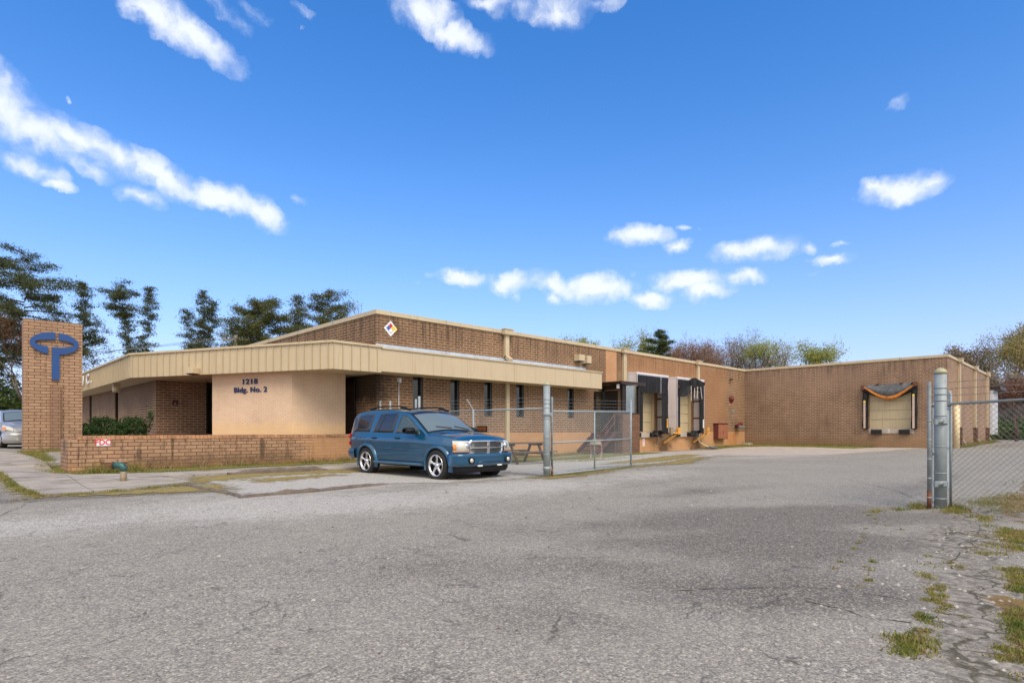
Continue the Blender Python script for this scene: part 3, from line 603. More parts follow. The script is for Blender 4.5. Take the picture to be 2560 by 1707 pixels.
m = M(); m.tube((9.5, 17.5, 3.98), (10.55, 17.7, 4.22), .035, n=6); m.box(9.75, 10.55, 17.55, 17.75, 3.93, 4.08); m.build('roof_debris', rust, bld, 'torn dark flashing on the canopy roof')
# painted patch, downspouts, lights
m = M(); m.box(23.6, 24.5, V0 - .004, V0 + .01, 2.0, ZC - .002); m.build('painted_patch', brick('patch_brick', (.66, .36, .19), (.60, .32, .165), (.36, .20, .11), .008), bld, 'orange painted strip of brick')
def downspout(u, hw, zb, kick, v=V0, dy=-1):
    m = M(); m.box(u - hw, u + hw, v - .13, v - .006, zb, 5.17)
    if kick: m.bar((u, v - .068, zb + .06), (u, v - .33, zb - .12), hw * 2, .11)
    o = m.build('downspout', beige_trim, bld)
    m = M(); m.box(u - .24, u + .24, v - .24, v - .054, 5.17, 5.4); m.box(u - .27, u + .27, v - .27, v - .052, 5.37, 5.41); m.build('rain_head', beige_trim, o, bevel=.01)
    return o
downspout(16.73, .105, 4.23, True); downspout(25.1, .12, .3, False); o = downspout(32.72, .11, .62, False)
m = M(); m.path([(32.72, 17.58, .65), (32.74, 17.5, .5), (32.95, 17.25, .28), (33.2, 17.1, .2)], .055, 8); m.build('downspout_elbow', beige_trim, o)
m = M(); m.box(16.68, 16.86, V0 - .13, V0 - .006, .1, 3.165); m.build('downspout', beige_trim, bld)
for u in (42.55, 48.6, 54.4):
    v = 6.38 + .0138 * (u - UB); o = downspout(u, .13, 1.4, False, v)
    m = M(); m.box(u - .2, u + .12, v - .22, v - .006, 0, 1.4); m.build('brick_pier', B_porch, bld)
    m = M(); m.path([(u + .19, v - .1, 1.42), (u + .2, v - .12, .75), (u + .45, v - .3, .35)], .06, 6); m.build('downspout_elbow', beige_trim, o)
for a, b, z0, z1 in ((21.13, 21.52, 4.46, 4.75), (21.72, 22.02, 4.38, 4.74)):
    m = M(); m.box(a, b, V0 - .36, V0 - .006, z0, z1); o = m.build('flood_light', beige_trim, bld, bevel=.015)
    m = M(); m.box(a + .04, b - .04, V0 - .33, V0 - .06, z0 - .025, z0 - .001); m.build('lens', frame_dark, o)
m = M(); p = Vector((8.55, 16.72, 0)); q = Vector((4.82, 24.7, 0)); d = (q - p).normalized(); n = Vector((d.y, -d.x, 0)) * (-1 if d.y < 0 else 1)
n = Vector((-d.y, d.x, 0)); n = -n if n.x > 0 else n
c = p + d * 5.6 + n * .17; m.obox((c.x, c.y, 3.24), d, n, (0, 0, 1), .16, .15, .10); o = m.build('fascia_light', beige_trim, bld, bevel=.012)
m = M(); m.obox((c.x, c.y, 3.125), d, n, (0, 0, 1), .13, .12, .015); m.build('lens', frame_dark, o)
m = M(); m.box(4.98, 5.22, 28.6, 28.84, 2.98, 3.16); m.lathe([(.03, 2.78), (.13, 2.79), (.15, 2.9), (.15, 2.99)], 14, 'z', (5.1, 28.72, 0)); m.build('ceiling_lamp', beige_trim, bld)
m = M(); m.tube((11.52, V0 - .03, .9), (11.52, V0 - .03, 2.98), .016, n=6); m.box(11.46, 11.58, V0 - .09, V0 - .004, 2.93, 3.07); m.tube((11.52, V0 - .1, 2.9), (11.52, V0 - .1, 3.08), .05, .06, n=10)
m.build('conduit_light', white_p, bld, 'white light fitting on a thin conduit')
# dock doors
def dock_door(axis, a0, a1, plane, z0, z1, cols=3, rowh=.53):
    """axis 0: in a wall along x ; axis 1: wall along y"""
    m = M(); bx = (lambda a, b, o0, o1, c, d_: m.box(a, b, plane + o0, plane + o1, c, d_)) if axis == 0 else (lambda a, b, o0, o1, c, d_: m.box(plane + o0, plane + o1, a, b, c, d_))
    bx(a0, a1, .13, .17, z0, z1); W = a1 - a0; st = .09
    for i in range(cols + 1):
        q = a0 + i * (W - st) / cols; bx(q, q + st, .115, .13, z0, z1)
    z = z0
    while z < z1:
        for i in range(cols):
            q = a0 + i * (W - st) / cols + st; bx(q, q + (W - st) / cols - st, .115, .13, z, min(z + .07, z1))
        z += rowh
    o = m.build('dock_door', door_m, bld); m = M(); z = z0 + rowh
    bx2 = (lambda a, b, o0, o1, c, d_: m.box(a, b, plane + o0, plane + o1, c, d_)) if axis == 0 else (lambda a, b, o0, o1, c, d_: m.box(plane + o0, plane + o1, a, b, c, d_))
    while z < z1: bx2(a0, a1, .111, .1149, z - .008, z + .001); z += rowh
    m.build('panel_joint', dark_brown, o)
    return o
for a, b in DK:
    dock_door(0, a, b, V0, 1.14, 3.85); m = M(); m.box(b - .09, b, V0 - .02, V0 + .11, 1.14, 3.85); m.build('door_track', beige_seam, bld); m = M(); m.box(a, a + .09, V0 - .02, V0 + .11, 1.14, 3.85); m.build('door_track', yellow_p if 0 else beige_seam, bld)
    m = M(); m.box(a - .15, b + .15, V0 - .12, V0 - .006, .84, 1.125); m.build('dock_sill', conc_pad, bld)
    for c in (a - .02, b - .62):
        m = M(); m.box(c, c + .6, V0 - .27, V0 - .122, .86, 1.10)
        for q in range(5): m.box(c + .05 + q * .11, c + .12 + q * .11, V0 - .28, V0 - .27, .87, 1.09)
        m.build('dock_bumper', black_rub, bld)
def cloth(m, p0, u_, n_, W, H, cols=26, rows=10, amp=.03, seed=0, bottom=None, top=None):
    """hanging sheet: p0 top-left, u_ along, n_ outwards"""
    r = random.Random(seed); ph = [r.uniform(0, 6.3) for _ in range(4)]; P = []
    for j in range(rows + 1):
        row = []
        for i in range(cols + 1):
            s_ = i / cols; t_ = j / rows; zt = top(s_) if top else 0; zb = (bottom(s_) if bottom else -H); z = zt + (zb - zt) * t_
            o = amp * (math.sin(9 * s_ * W + ph[0]) * .5 + math.sin(21 * s_ * W + ph[1] + 2 * t_) * .3 + math.sin(5 * t_ * H + ph[2] + 3 * s_) * .4) * (.3 + t_)
            row.append(Vector(p0) + Vector(u_) * (s_ * W) + Vector(n_) * o + Vector((0, 0, z)))
        P.append(row)
    m.grid(P)
for k, (a, b) in enumerate(((25.35, 28.37), (29.30, 32.36))):
    vf = 17.0; m = M(); m.box(a, a + .05, vf + .04, V0 - .006, 1.1, 4.12); sh = m.build('dock_shelter', white_panel, bld, ('boxy white shelter with a hanging black head curtain', 'boxy white shelter with a torn bunched black curtain')[k])
    m = M(); m.box(b - .05, b, vf + .04, V0 - .006, 1.1, 4.12); m.box(b - .09, b - .051, vf + .3, V0 - .02, 1.1, 4.1); m.build('side_panel', white_panel, sh)
    m = M(); m.box(a - .01, b + .01, vf - .01, V0 - .005, 4.121, 4.20); m.build('top_panel', white_panel, sh)
    m = M(); m.box(a - .012, a + .05, vf - .012, vf + .039, 1.1, 4.12); m.box(b - .05, b + .012, vf - .012, vf + .039, 1.1, 4.12); m.box(a + .05, b - .05, vf - .012, vf + .039, 4.05, 4.12)
    m.box(a - .006, a - .0005, vf + .05, V0 - .01, 1.98, 2.0); m.build('frame_trim', alu, sh)
    m = M()
    for z in (1.9, 2.9, 3.6): m.box(b - .11, b - .052, vf + .05, V0 - .02, z, z + .08)
    m.build('inner_strut', rust, sh)
    m = M(); cloth(m, (b - .72 if k == 0 else b - .55, vf - .02, 3.45 if k == 0 else 3.95), (1, 0, 0), (0, -1, 0), .66 if k == 0 else .49, 2.4, 12, 14, .025, 3 + k, bottom=lambda s_: (-2.35 if k == 0 else -2.85) - .1 * s_)
    m.box(b - .5, b - .03, vf + .0, vf + .035, 1.05, 3.6 if k == 0 else 3.95); m.build('side_curtain', black_fab, sh)
    m = M(); m.box(a + .06, a + (.55 if k == 0 else .32), vf, vf + .035, 1.15, 3.6); m.build('side_curtain', black_fab, sh)
    if k == 0:
        m = M(); cloth(m, (a + .06, vf - .035, 4.06), (1, 0, 0), (0, -1, 0), 2.9, .9, 50, 10, .045, 5, bottom=lambda s_: -.88 - .03 * math.sin(7 * s_)); m.build('head_curtain', black_fab, sh)
        m = M(); m.box(a + 2.15, a + 2.162, vf - .1, vf - .02, 3.2, 4.05); m.build('curtain_seam', alu, sh)
    else:
        m = M(); cloth(m, (a + .06, vf - .035, 4.06), (1, 0, 0), (0, -1, 0), 1.3, .9, 40, 10, .10, 8, bottom=lambda s_: -.95 + .62 * max(0, s_ - .45) ** 1.2)
        cloth(m, (a + 1.3, vf - .06, 4.1), (1, 0, 0), (0, -1, 0), 1.78, .3, 44, 10, .12, 9, bottom=lambda s_: -.42 + .16 * s_ + .07 * math.sin(17 * s_), top=lambda s_: .1 * math.sin(5 * s_) + .04)
        m.build('head_curtain', black_fab, sh)
        m = M()
        for q, dx in ((1.35, -.02), (1.75, -.08), (2.1, -.1), (2.45, .12)): m.bar((a + q, vf - .1, 3.75), (a + q + dx, vf - .12, 3.05 - (.15 if q == 1.35 else 0)), .035, .012)
        m.build('curtain_stay', white_p, sh)
    m = M(); m.box(b - .27, b - .17, vf - .075, vf - .055, 1.35, 1.85); m.build('guide_stripe', yellow_p if k == 0 else white_p, sh)
    m = M(); cloth(m, (b - 1.2, vf + .2, 1.2), (1, 0, 0), (0, -1, 0), 1.1, .3, 20, 6, .12, 12 + k, bottom=lambda s_: -.28 + .1 * math.sin(9 * s_)); m.build('torn_bottom_pad', black_fab, sh)
# yellow guards beneath the shelters
for a, dirn, mt_, lb in ((28.42, -1, pipe_m, 'rusty bent dock guard'), (29.18, -1, yellow_p, 'yellow dock guard'), (32.5, -1, yellow_p, 'yellow dock guard at the corner')):
    m = M(); m.box(a - .02, a + .24, 16.86, 16.98, 1.0, 1.38); m.bar((a + .12, 16.95, 1.05), (a - .25, V0 - .02, .5), .09, .09); m.build('dock_guard', mt_, bld, lb)
m = M(); m.box(28.6, 29.2, 16.88, 16.95, 1.04, 1.12); m.build('guard_rail', yellow_p, bld)
# wing dock
dock_door(1, 8.03, 10.15, UB, 1.33, 3.62)
m = M(); m.box(UB - .05, UB - .004, 7.92, 10.17, 1.04, 1.32); o = m.build('dock_sill', conc_pad, bld)
for a, b in ((9.49, 10.01), (8.12, 8.62)):
    m = M(); m.box(UB - .22, UB - .053, a, b, .99, 1.26)
    for q in range(5): m.box(UB - .23, UB - .22, a + .03 + q * .1, a + .09 + q * .1, 1.0, 1.25)
    m.build('dock_bumper', black_rub, bld)
text('dock_number', '3', white_p, bld, .30, lambda x, y, z: (UB - .054 - z, 9.15 - x, 1.09 + y), .002, 'CENTER')
m = M(); ds = None
for v0_, v1_, zt in ((10.19, 10.46, 3.62), (7.76, 8.03, 3.9)):
    m = M(); P = []
    for j in range(15):
        z = 1.30 + (zt - 1.30) * j / 14; bul = .24 + .03 * math.sin(j * 1.3); w_ = .012 * math.sin(j * .9)
        P.append([(UB - .005, v0_ + w_, z), (UB - bul, v0_ + .02 + w_, z), (UB - bul - .02, (v0_ + v1_) / 2 + w_, z), (UB - bul, v1_ - .02 + w_, z), (UB - .005, v1_ + w_, z)])
    m.grid(P, flip=True); m.face([P[0][k] for k in range(5)]); m.face([P[-1][4 - k] for k in range(5)])
    if ds is None: ds = m.build('dock_seal', black_fab, bld, 'worn black dock seal with torn orange head pad')
    else: m.build('side_pad', black_fab, ds)
    c = (v0_ + v1_) / 2; zb = zt - .65
    m = M(); m.box(UB - .30, UB - .275, c - .05, c + .05, 1.34, zb - .12); s1 = m.build('guide_strip', plain('pale_strip', (.68, .52, .42), .5), ds)
    m = M(); m.box(UB - .302, UB - .272, c - .05, c + .05, zb - .118, zb); m.build('yellow_tip', yel_sign, s1)
    m = M(); z = 1.42
    while z < zb - .15: m.box(UB - .3025, UB - .30, c - .05, c + .05, z, z + .012); z += .105
    m.build('tick_marks', blk, s1)
def hcurve(lo, mid, e=1.0): return lambda t: lo + (mid - lo) * math.sin(math.pi * t) ** e
A_ = hcurve(3.50, 3.02, 1.3); T_ = lambda t: 3.86 + .05 * t; O1 = hcurve(3.80, 3.16, 1.4)
vv = lambda t: 10.46 - 2.70 * t
def strip(f0, f1, o0, o1, mt_, nm, lb=None, n=30, jit=0):
    m = M(); P = []; r = random.Random(3)
    for i in range(n + 1):
        t = i / n; j = r.uniform(-jit, jit); a, b = f0(t), f1(t) + j; P.append([(UB - o0, vv(t), a), (UB - (o0 + o1) / 2 - .03, vv(t), (a + b) / 2), (UB - o1, vv(t), b), (UB - .01, vv(t), b)])
    m.grid(P, flip=False); return m.build(nm, mt_, ds, lb)
strip(T_, O1, .05, .30, grey_cover, 'head_cover', 'faded grey cover of the head pad', jit=.02)
strip(lambda t: O1(t) + .015, lambda t: O1(t) - .17 * math.sin(math.pi * t) ** .6 - .015, .315, .33, orange_foam, 'torn_foam', 'bright orange torn foam edge', jit=.012)
strip(lambda t: O1(t) - .01, A_, .29, .26, black_fab, 'head_pad')
for t in (.28, .72):
    m = M(); m.box(UB - .12, UB - .006, vv(t) - .07, vv(t) + .07, 3.88, 3.95); m.build('bracket', rust, ds)
m = M(); m.box(UB - .36, UB - .01, 7.72, 7.9, 3.7, 3.93); m.box(UB - .36, UB - .01, 10.34, 10.5, 3.6, 3.86); m.build('rusty_end', rust, ds)
# fittings on the long wall near the corner
m = M(); m.tube((37.1, V0 - .005, 3.28), (37.1, V0 - .16, 3.28), .2, .2, 18); m.tube((37.1, V0 - .16, 3.28), (37.1, V0 - .24, 3.28), .2, .08, 18); m.box(36.98, 37.22, V0 - .1, V0 - .004, 3.02, 3.2); m.build('alarm_bell', red_paint, bld, 'red round alarm bell')
m = M(); m.tube((37.02, V0 - .004, 4.56), (37.02, V0 - .2, 4.53), .05, .09, 12); m.build('horn', rust, bld, 'small rusty horn')
m = M(); m.tube((37.33, V0 - .02, 1.6), (37.33, V0 - .02, 2.45), .014, n=6); m.box(37.26, 37.40, V0 - .09, V0 - .004, 2.4, 2.58); m.build('conduit_box', galv, bld)
# porch
pu0, pu1, pv = 23.3, 24.75, 16.43
m = M(); m.box(pu0, pu1, pv, V0 - .005, -.2, 1.13); m.box(pu0 + .0, pu1, pv, pv + .2, 1.131, 2.0); m.box(pu1 - .2, pu1, pv + .2, V0 - .006, 1.131, 2.0)
po = m.build('porch', B_porch, bld, 'small screened porch on a dark brick base')
m = M(); m.prism([(pu0 - .35, pv - .2), (pu1 + .25, pv - .2), (pu1 + .25, V0 - .01), (pu0 - .35, V0 - .01)], 3.50, 3.56); m.box(pu0 - .34, pu1 + .24, pv - .19, pv - .13, 3.42, 3.5); m.build('porch_roof', dark_brown, po)
m = M(); m.box(pu0, pu0 + .3, pv, pv + .12, 2.001, 3.42); m.box(pu1 - .12, pu1, pv, pv + .12, 2.001, 3.42); m.box(pu0 + .3, pu1 - .12, pv + .02, pv + .08, 2.001, 2.07); m.box(pu0, pu0 + .09, V0 - .12, V0 - .006, 1.131, 3.42); m.box(pu0, pu0 + .07, pv + .21, V0 - .12, 3.2, 3.42); m.build('porch_post', frame_dark, po)
def glass_mat():
    def fn(t, b):
        g_ = t.node('ShaderNodeBsdfGlossy', {'Color': (.8, .85, .85), 'Roughness': .03}); tr = t.node('ShaderNodeBsdfTransparent', {'Color': (.9, .93, .9)}); fr = t.node('ShaderNodeFresnel', {'IOR': 1.5})
        mx = t.node('ShaderNodeMixShader', {0: t.math('MULTIPLY', fr.outputs[0], .6), 1: tr.outputs[0], 2: g_.outputs[0]}); o = [n_ for n_ in t.n if n_.type == 'OUTPUT_MATERIAL'][0]; t.l.new(mx.outputs[0], o.inputs[0])
    return mat('clear_glass', fn)
clear_g = glass_mat()
m = M(); m.box(pu0 + .3, pu1 - .12, pv + .04, pv + .05, 2.07, 3.42); m.build('porch_glass', clear_g, po)
m = M(); m.box(pu0 - .01, pu0 + .03, 16.72, 17.45, 1.14, 3.15); m.build('porch_door', frame_dark, po, 'dark porch door')
m = M(); m.box(22.62, 22.70, V0 - .12, V0 - .06, 1.14, 3.12); m.box(23.2, 23.29, V0 - .12, V0 - .06, 1.14, 3.12); m.box(22.70, 23.2, V0 - .12, V0 - .06, 3.0, 3.12); m.box(22.70, 23.2, V0 - .12, V0 - .06, 1.14, 1.28); m.box(22.70, 23.2, V0 - .12, V0 - .06, 2.0, 2.06)
o = m.build('storm_door', frame_dark, bld, 'dark storm door folded open against the wall')
m = M(); m.box(22.70, 23.2, V0 - .1, V0 - .095, 1.28, 3.0); m.build('pane', clear_g, o)
m = M(); m.box(23.05, 23.15, 16.5, 16.6, 3.22, 3.42); m.build('porch_lamp', white_p, po)
# stairs
m = M(); n_ = 5; x0, rise = 21.35, .2
for i in range(n_):
    m.box(x0 + i * .26, x0 + i * .26 + .3, 16.45, V0 - .01, .10 + rise * (i + 1) - .035, .10 + rise * (i + 1))
m.box(x0 + n_ * .26 + .04, pu0 - .002, 16.45, V0 - .01, 1.06, 1.12); st_ = m.build('stairs', maroon, bld, 'maroon steel steps up to the porch')
m = M()
for v in (16.45, 17.6):
    m = M(); m.bar((x0, v, .2), (x0 + 1.35, v, 1.08), .04, .2); m.box(22.66, 22.72, v - .03, v + .03, .1, 1.06); m.build('stringer', maroon, st_)
m = M(); v = 16.42
m.tube((x0 + .1, v, .3), (x0 + .1, v, 1.0), .022, n=6); m.tube((x0 + .1, v, 1.0), (x0 + 1.3, v, 1.98), .022, n=6); m.tube((x0 + .1, v, .65), (x0 + 1.3, v, 1.6), .018, n=6); m.tube((x0 + 1.3, v, 1.1), (x0 + 1.3, v, 2.0), .022, n=6); m.tube((x0 + 1.3, v, 1.98), (pu0, v, 1.98), .022, n=6); m.tube((x0 + .7, v, .7), (x0 + .7, v, 1.5), .018, n=6)
m.build('handrail', red_paint, st_)
# cabinet, connection and odds and ends near the inner corner
t = thing('wall_cabinet', 'maroon wall cabinet with faded orange double doors near the inner corner', 'cabinet', (35.6, V0, .62))
m = M(); m.box(34.77, 36.08, V0 - .33, V0 - .006, .66, 1.62); m.build('cabinet_body', cab_side, t, bevel=.01)
for k in range(2):
    m = M(); m.box(34.78 + k * .65, 34.78 + k * .65 + .64, V0 - .35, V0 - .332, .69, 1.58); m.build('door', cab_door, t, bevel=.006)
m = M(); m.box(34.72, 36.12, V0 - .38, V0 - .006, 1.625, 1.66); m.box(35.40, 35.44, V0 - .37, V0 - .352, 1.02, 1.2); m.build('lid', cab_side, t)
t = thing('fire_hose_connection', 'rusty red fire department hose valves on the wall beside the cabinet', 'fire connection', (37.9, V0, 1.4))
m = M(); m.tube((37.9, V0 - .004, 1.5), (37.9, V0 - .25, 1.5), .11, n=12); m.tube((37.65, V0 - .28, 1.5), (38.15, V0 - .28, 1.5), .09, n=12); m.build('body', red_paint, t)
for du in (-.22, 0, .22):
    m = M(); m.tube((37.9 + du, V0 - .25, 1.48), (37.9 + du * 1.15, V0 - .48, 1.40), .06, .075, 10); m.build('outlet', galv_dark, t)
    m = M(); m.tube((37.9 + du, V0 - .3, 1.62), (37.9 + du, V0 - .34, 1.62), .12, n=12); m.build('valve_wheel', red_paint, t)
m = M(); m.prism([(38.55, 17.1), (39.0, 17.0), (39.15, 17.3), (38.9, 17.5), (38.5, 17.4)], .2, .36)
single(m, 'rubble_block', conc_pad, 'pale chunk of rubble in the inner corner', 'rubble', (38.8, 17.2, .2))
m = M(); r = random.Random(2)
for k in range(5): m.path([(33.4 + r.uniform(-.3, .3) + .22 * math.cos(a), 17.0 + r.uniform(-.06, .06) + .2 * math.sin(a), .15 + r.uniform(-.02, .08)) for a in np.arange(0, 5.6, .5)], .022, 6)
single(m, 'coiled_hose', galv_dark, 'tangle of grey hose below the dock downspout', 'hose', (33.4, 17.0, .1))
# white enclosure beyond the side wall
t = thing('dock_enclosure', 'white metal dock enclosure with a dark canopy at the far end of the side wall', 'enclosure', (57.8, 6.6, .35))
m = M(); m.box(56.7, 59.3, 6.45, 9.5, .9, 4.25); m.build('siding', white_metal, t)
m = M()
for q in np.arange(56.85, 59.2, .3): m.box(q, q + .03, 6.43, 6.449, .9, 4.25)
m.build('ribs', alu, t); m = M(); m.prism([(56.65, 6.0), (60.0, 6.0), (60.0, 9.5), (56.65, 9.5)], 4.26, 4.5); m.build('canopy', dark_brown, t)
t = thing('metal_stairs', 'maroon metal stair rail beside the white dock enclosure', 'stairs', (57.5, 6.0, .35))
for k in range(4):
    m = M(); m.box(57.4 + .3 * k, 57.75 + .3 * k, 5.2, 6.4, 1.25 - .25 * k, 1.3 - .25 * k); m.build('step', maroon, t)
m = M(); m.tube((57.0, 5.2, 2.2), (58.9, 5.2, 1.25), .03, n=6); m.tube((57.0, 5.2, 1.7), (58.9, 5.2, .8), .025, n=6)
for q in (57.0, 57.9, 58.8): m.tube((q, 5.2, .35), (q, 5.2, 2.2 - (q - 57) * .5), .03, n=6)
m.build('rail', maroon, t)
m = M(); m.tube((40.07, 6.12, .1), (40.07, 6.12, 2.55), .15, n=16); m.tube((40.07, 6.12, 2.55), (40.07, 6.12, 2.62), .15, .08, n=16)
single(m, 'bollard', cream_pole, 'tall cream bollard at the corner of the side wall', 'bollard', (40.07, 6.12, .2))

# ------------------------------------------------------------------ pylon, retaining wall, signs
t = thing('brick_pylon', 'tall tan brick sign pylon with a dark mortar pattern', 'pylon', (2.64, 25.1, .5))
m = M(); m.box(1.86, 3.42, 24.8, 25.4, .1, 4.89); m.build('shaft', B_tan, t)
m = M(); m.box(2.54, 2.80, 24.66, 24.799, .1, 2.75); m.build('pilaster', brick('pilaster_brick', (.31, .19, .12), (.26, .155, .10), (.12, .07, .045), .01), t)
# emblem
em = thing('blue_emblem', 'blue metal emblem of a split ring over a bar on the brick pylon', 'emblem', (2.66, 24.78, 3.7))
fr = lambda a, b, h: (2.66 + a, 24.78 - h, 4.13 + b)
def arc(cx, cz, rx, rz, a0, a1, n=26, sk=0): return [(cx + rx * math.cos(R(a0 + (a1 - a0) * i / n)), cz + rz * math.sin(R(a0 + (a1 - a0) * i / n)) + sk * rx * math.cos(R(a0 + (a1 - a0) * i / n))) for i in range(n + 1)]
xg = .045
outer = arc(0, 0, .65, .37, 89, 254); inner = arc(0, .0, .52, .125, 249, 88)
m = M(); m.prism([(min(a, .013), b) for a, b in outer] + [(-.18, -.117)] + [(a, b) for a, b in inner if a < -.18 or b > 0], 0, .07, fr); m.build('left_ring', blue_p, em)
# right half ring with the bar
ro = arc(.0, 0, .65, .37, 80.7, -79); ri = arc(0, 0, .52, .125, -97, 78.3)
pts = ro + [(.123, -.36), (.123, -1.21), (-.078, -1.21), (-.078, -.124)] + [(a, b) for a, b in ri]
m = M(); m.prism(pts, 0, .07, fr); m.build('right_ring_and_bar', blue_p, em)
t = thing('retaining_wall', 'low tan brick retaining wall topped with a soldier course behind the sidewalk', 'wall', (2.3, 18.3, .1))
m = M(); m.box(2.23, 10.63, 18.3, 18.5, -.2, .995); m.box(2.23, 2.43, 18.5, 19.6, -.2, .995); m.build('wall_body', B_ret, t)
m = M(); x = 2.42; r = random.Random(4)
while x < 10.55:
    w_ = .0935; m.box(x, x + w_, 18.285 - r.uniform(0, .006), 18.51, .998, 1.10 + r.uniform(-.004, .003)); x += w_ + .008
m.build('soldier_course', plain('soldier_bricks', (.42, .22, .115), .85, 0, .35, 5, ((.09, .06, .045), .85)), t)
m = M(); m.box(2.91, 3.42, 17.85, 18.296, 0, .40); m.build('brick_block', B_porch, t, 'low brown brick block against the wall'); m = M(); m.box(2.9, 3.43, 17.84, 18.296, .401, .49); m.build('block_cap', B_tan, t)
# raised bed
xb, yb = np.meshgrid(np.linspace(0, 1, 30), np.linspace(0, 1, 28), indexing='ij')
YB = 18.45 + yb * 7.25; XL = 2.6 + (YB - 18.45) * .21; XB = XL + xb * (10.6 - XL); ZB = .93 + .17 * np.clip((YB - 22) / 3.6, 0, 1) + .03 * np.sin(XB * 5) * np.cos(YB * 4) - .35 * np.clip(1 - xb * 9, 0, 1) ** 1.5
sheet_from('planting_bed', XB, YB, ZB, mulch, {}, kind='structure')
# signs
def sign_plate(nm, label, cat, c, W, H, mt_, th=.008, border=None):
    t = thing(nm, label, cat, (c[0], c[1], c[2])); m = M(); m.box(c[0] - W / 2, c[0] + W / 2, c[1] - th, c[1], c[2] - H / 2, c[2] + H / 2); m.build('plate', mt_, t); return t
s = sign_plate('fdc_sign', 'small white sign reading FDC in red on the retaining wall', 'sign', (2.96, 18.292, .925), .315, .19, white_p)
text('lettering', 'FDC', red_sign, s, .195, lambda x, y, z: (2.957 + x * .92, 18.282 - z, .857 + y), .001, 'CENTER', offset=.0055, spacing=1.02)
s = thing('address_lettering', 'dark blue raised letters 1218 Bldg. No. 2 on the cream wall', 'sign', (7.3, 20.4, 2.5))
d = (P1 - P0).normalized(); n = Vector((d.y, -d.x, 0))
def onpink(s0): return lambda x, y, z: tuple(P0 + d * (s0 + x) + n * (.02 + z) + Vector((0, 0, y)))
def ray_s(px):        # where the sight line of a measured column meets the cream wall
    k = (px - 1280) / 1464; r = Vector((CY * k + SY, CY - SY * k)); A = Matrix(((r.x, -d.x), (r.y, -d.y))); q = A.inverted() @ Vector((P0.x, P0.y)); return q[1]
sm = ray_s(625)
f1 = onpink(sm); f2 = onpink(sm + .03)
def lift(f, z0): return lambda x, y, z: tuple(Vector(f(x, y, z)) + Vector((0, 0, z0)))
text('number', '1218', navy, s, .235, lift(lambda x, y, z: f1(x * 1.32, y, z), 2.79), .016, 'CENTER', offset=.005, spacing=1.15)
text('words', 'Bldg. No. 2', navy, s, .235, lift(lambda x, y, z: f2(x * 1.22, y, z), 2.515), .016, 'CENTER', offset=.004, spacing=1.1)
s = thing('company_lettering', 'white raised letters INC. on the standing seam fascia', 'sign', (4.8, 33.9, 3.4))
for ch, v in (('I', 35.6), ('N', 35.0), ('C', 33.45), ('.', 32.3)):
    text('letter', ch, white_p, s, .64, lambda x, y, z, v=v: (4.755 - z, v - x * 1.7, 3.37 + y), .012, 'LEFT', offset=.012)
s = sign_plate('notice_plate', 'small black notice with red print on the office wall', 'sign', (6.51, 25.72, 2.32), .2, .19, blk)
m = M(); m.box(6.46, 6.56, 25.709, 25.711, 2.345, 2.365); m.build('red_print', red_sign, s); m = M(); m.box(6.47, 6.55, 25.709, 25.711, 2.26, 2.28); m.build('white_print', white_p, s)
# hazard diamond
s = thing('hazard_diamond', 'white hazard diamond with red, blue and yellow squares high on the brick corner', 'sign', (11.2, V0, 4.78))
def dia(m, cx, cz, h, y, w_=.5): m.prism([(cx - h, cz), (cx, cz - h), (cx + h, cz), (cx, cz + h)], 0, .004, lambda a, b, q: (a, y - q, b))
m = M(); dia(m, 11.2, 4.78, .275, V0 - .006); m.build('plate', white_p, s)
m = M(); m.prism([(11.2 + .13, 4.78 + .145), (11.2 + .275, 4.78), (11.2 + .12, 4.78 - .155), (11.2 + .2, 4.78)], 0, .003, lambda a, b, q: (a, V0 - .0105 - q, b)); m.build('yellow_edge', yel_sign, s)
q = .083
for nm, dx, dz, mt_, ch in (('red_square', 0, q, red_sign, '3'), ('blue_square', -q, 0, blue_sign, '3'), ('yellow_square', q, 0, yel_sign, '2'), ('white_square', 0, -q, white_p, '')):
    m = M(); dia(m, 11.2 + dx, 4.79 + dz, q - .002, V0 - .011); o = m.build(nm, mt_, s)
    if ch: text('numeral', ch, blk, o, .1, lambda x, y, z, dx=dx, dz=dz: (11.2 + dx + x, V0 - .016 - z, 4.755 + dz + y), .001, 'CENTER')
m = M()
for sx_, sz_ in ((1, 1), (1, -1), (-1, 1), (-1, -1)): m.bar((11.2 + sx_ * .178, V0 - .0125, 4.79), (11.2, V0 - .0125, 4.79 + sz_ * .178), .004, .006)
m.build('outline', blk, s)
s = sign_plate('dock_notice', 'narrow white notice with red print below the nearer dock door', 'sign', (26.95, V0 - .003, .58), .19, .42, white_p)
m = M()
for k in range(5): m.box(26.89, 27.01, V0 - .0135, V0 - .011, .42 + k * .07, .45 + k * .07)
m.build('red_print', red_sign, s)
s = sign_plate('alarm_notice', 'tiny red notice under the alarm bell', 'sign', (37.05, V0 - .003, 2.96), .15, .24, plain('pale_red_notice', (.75, .35, .25), .5))
m = M(); m.box(37.02, 37.08, V0 - .0135, V0 - .011, 2.93, 3.03); m.build('red_print', red_sign, s)

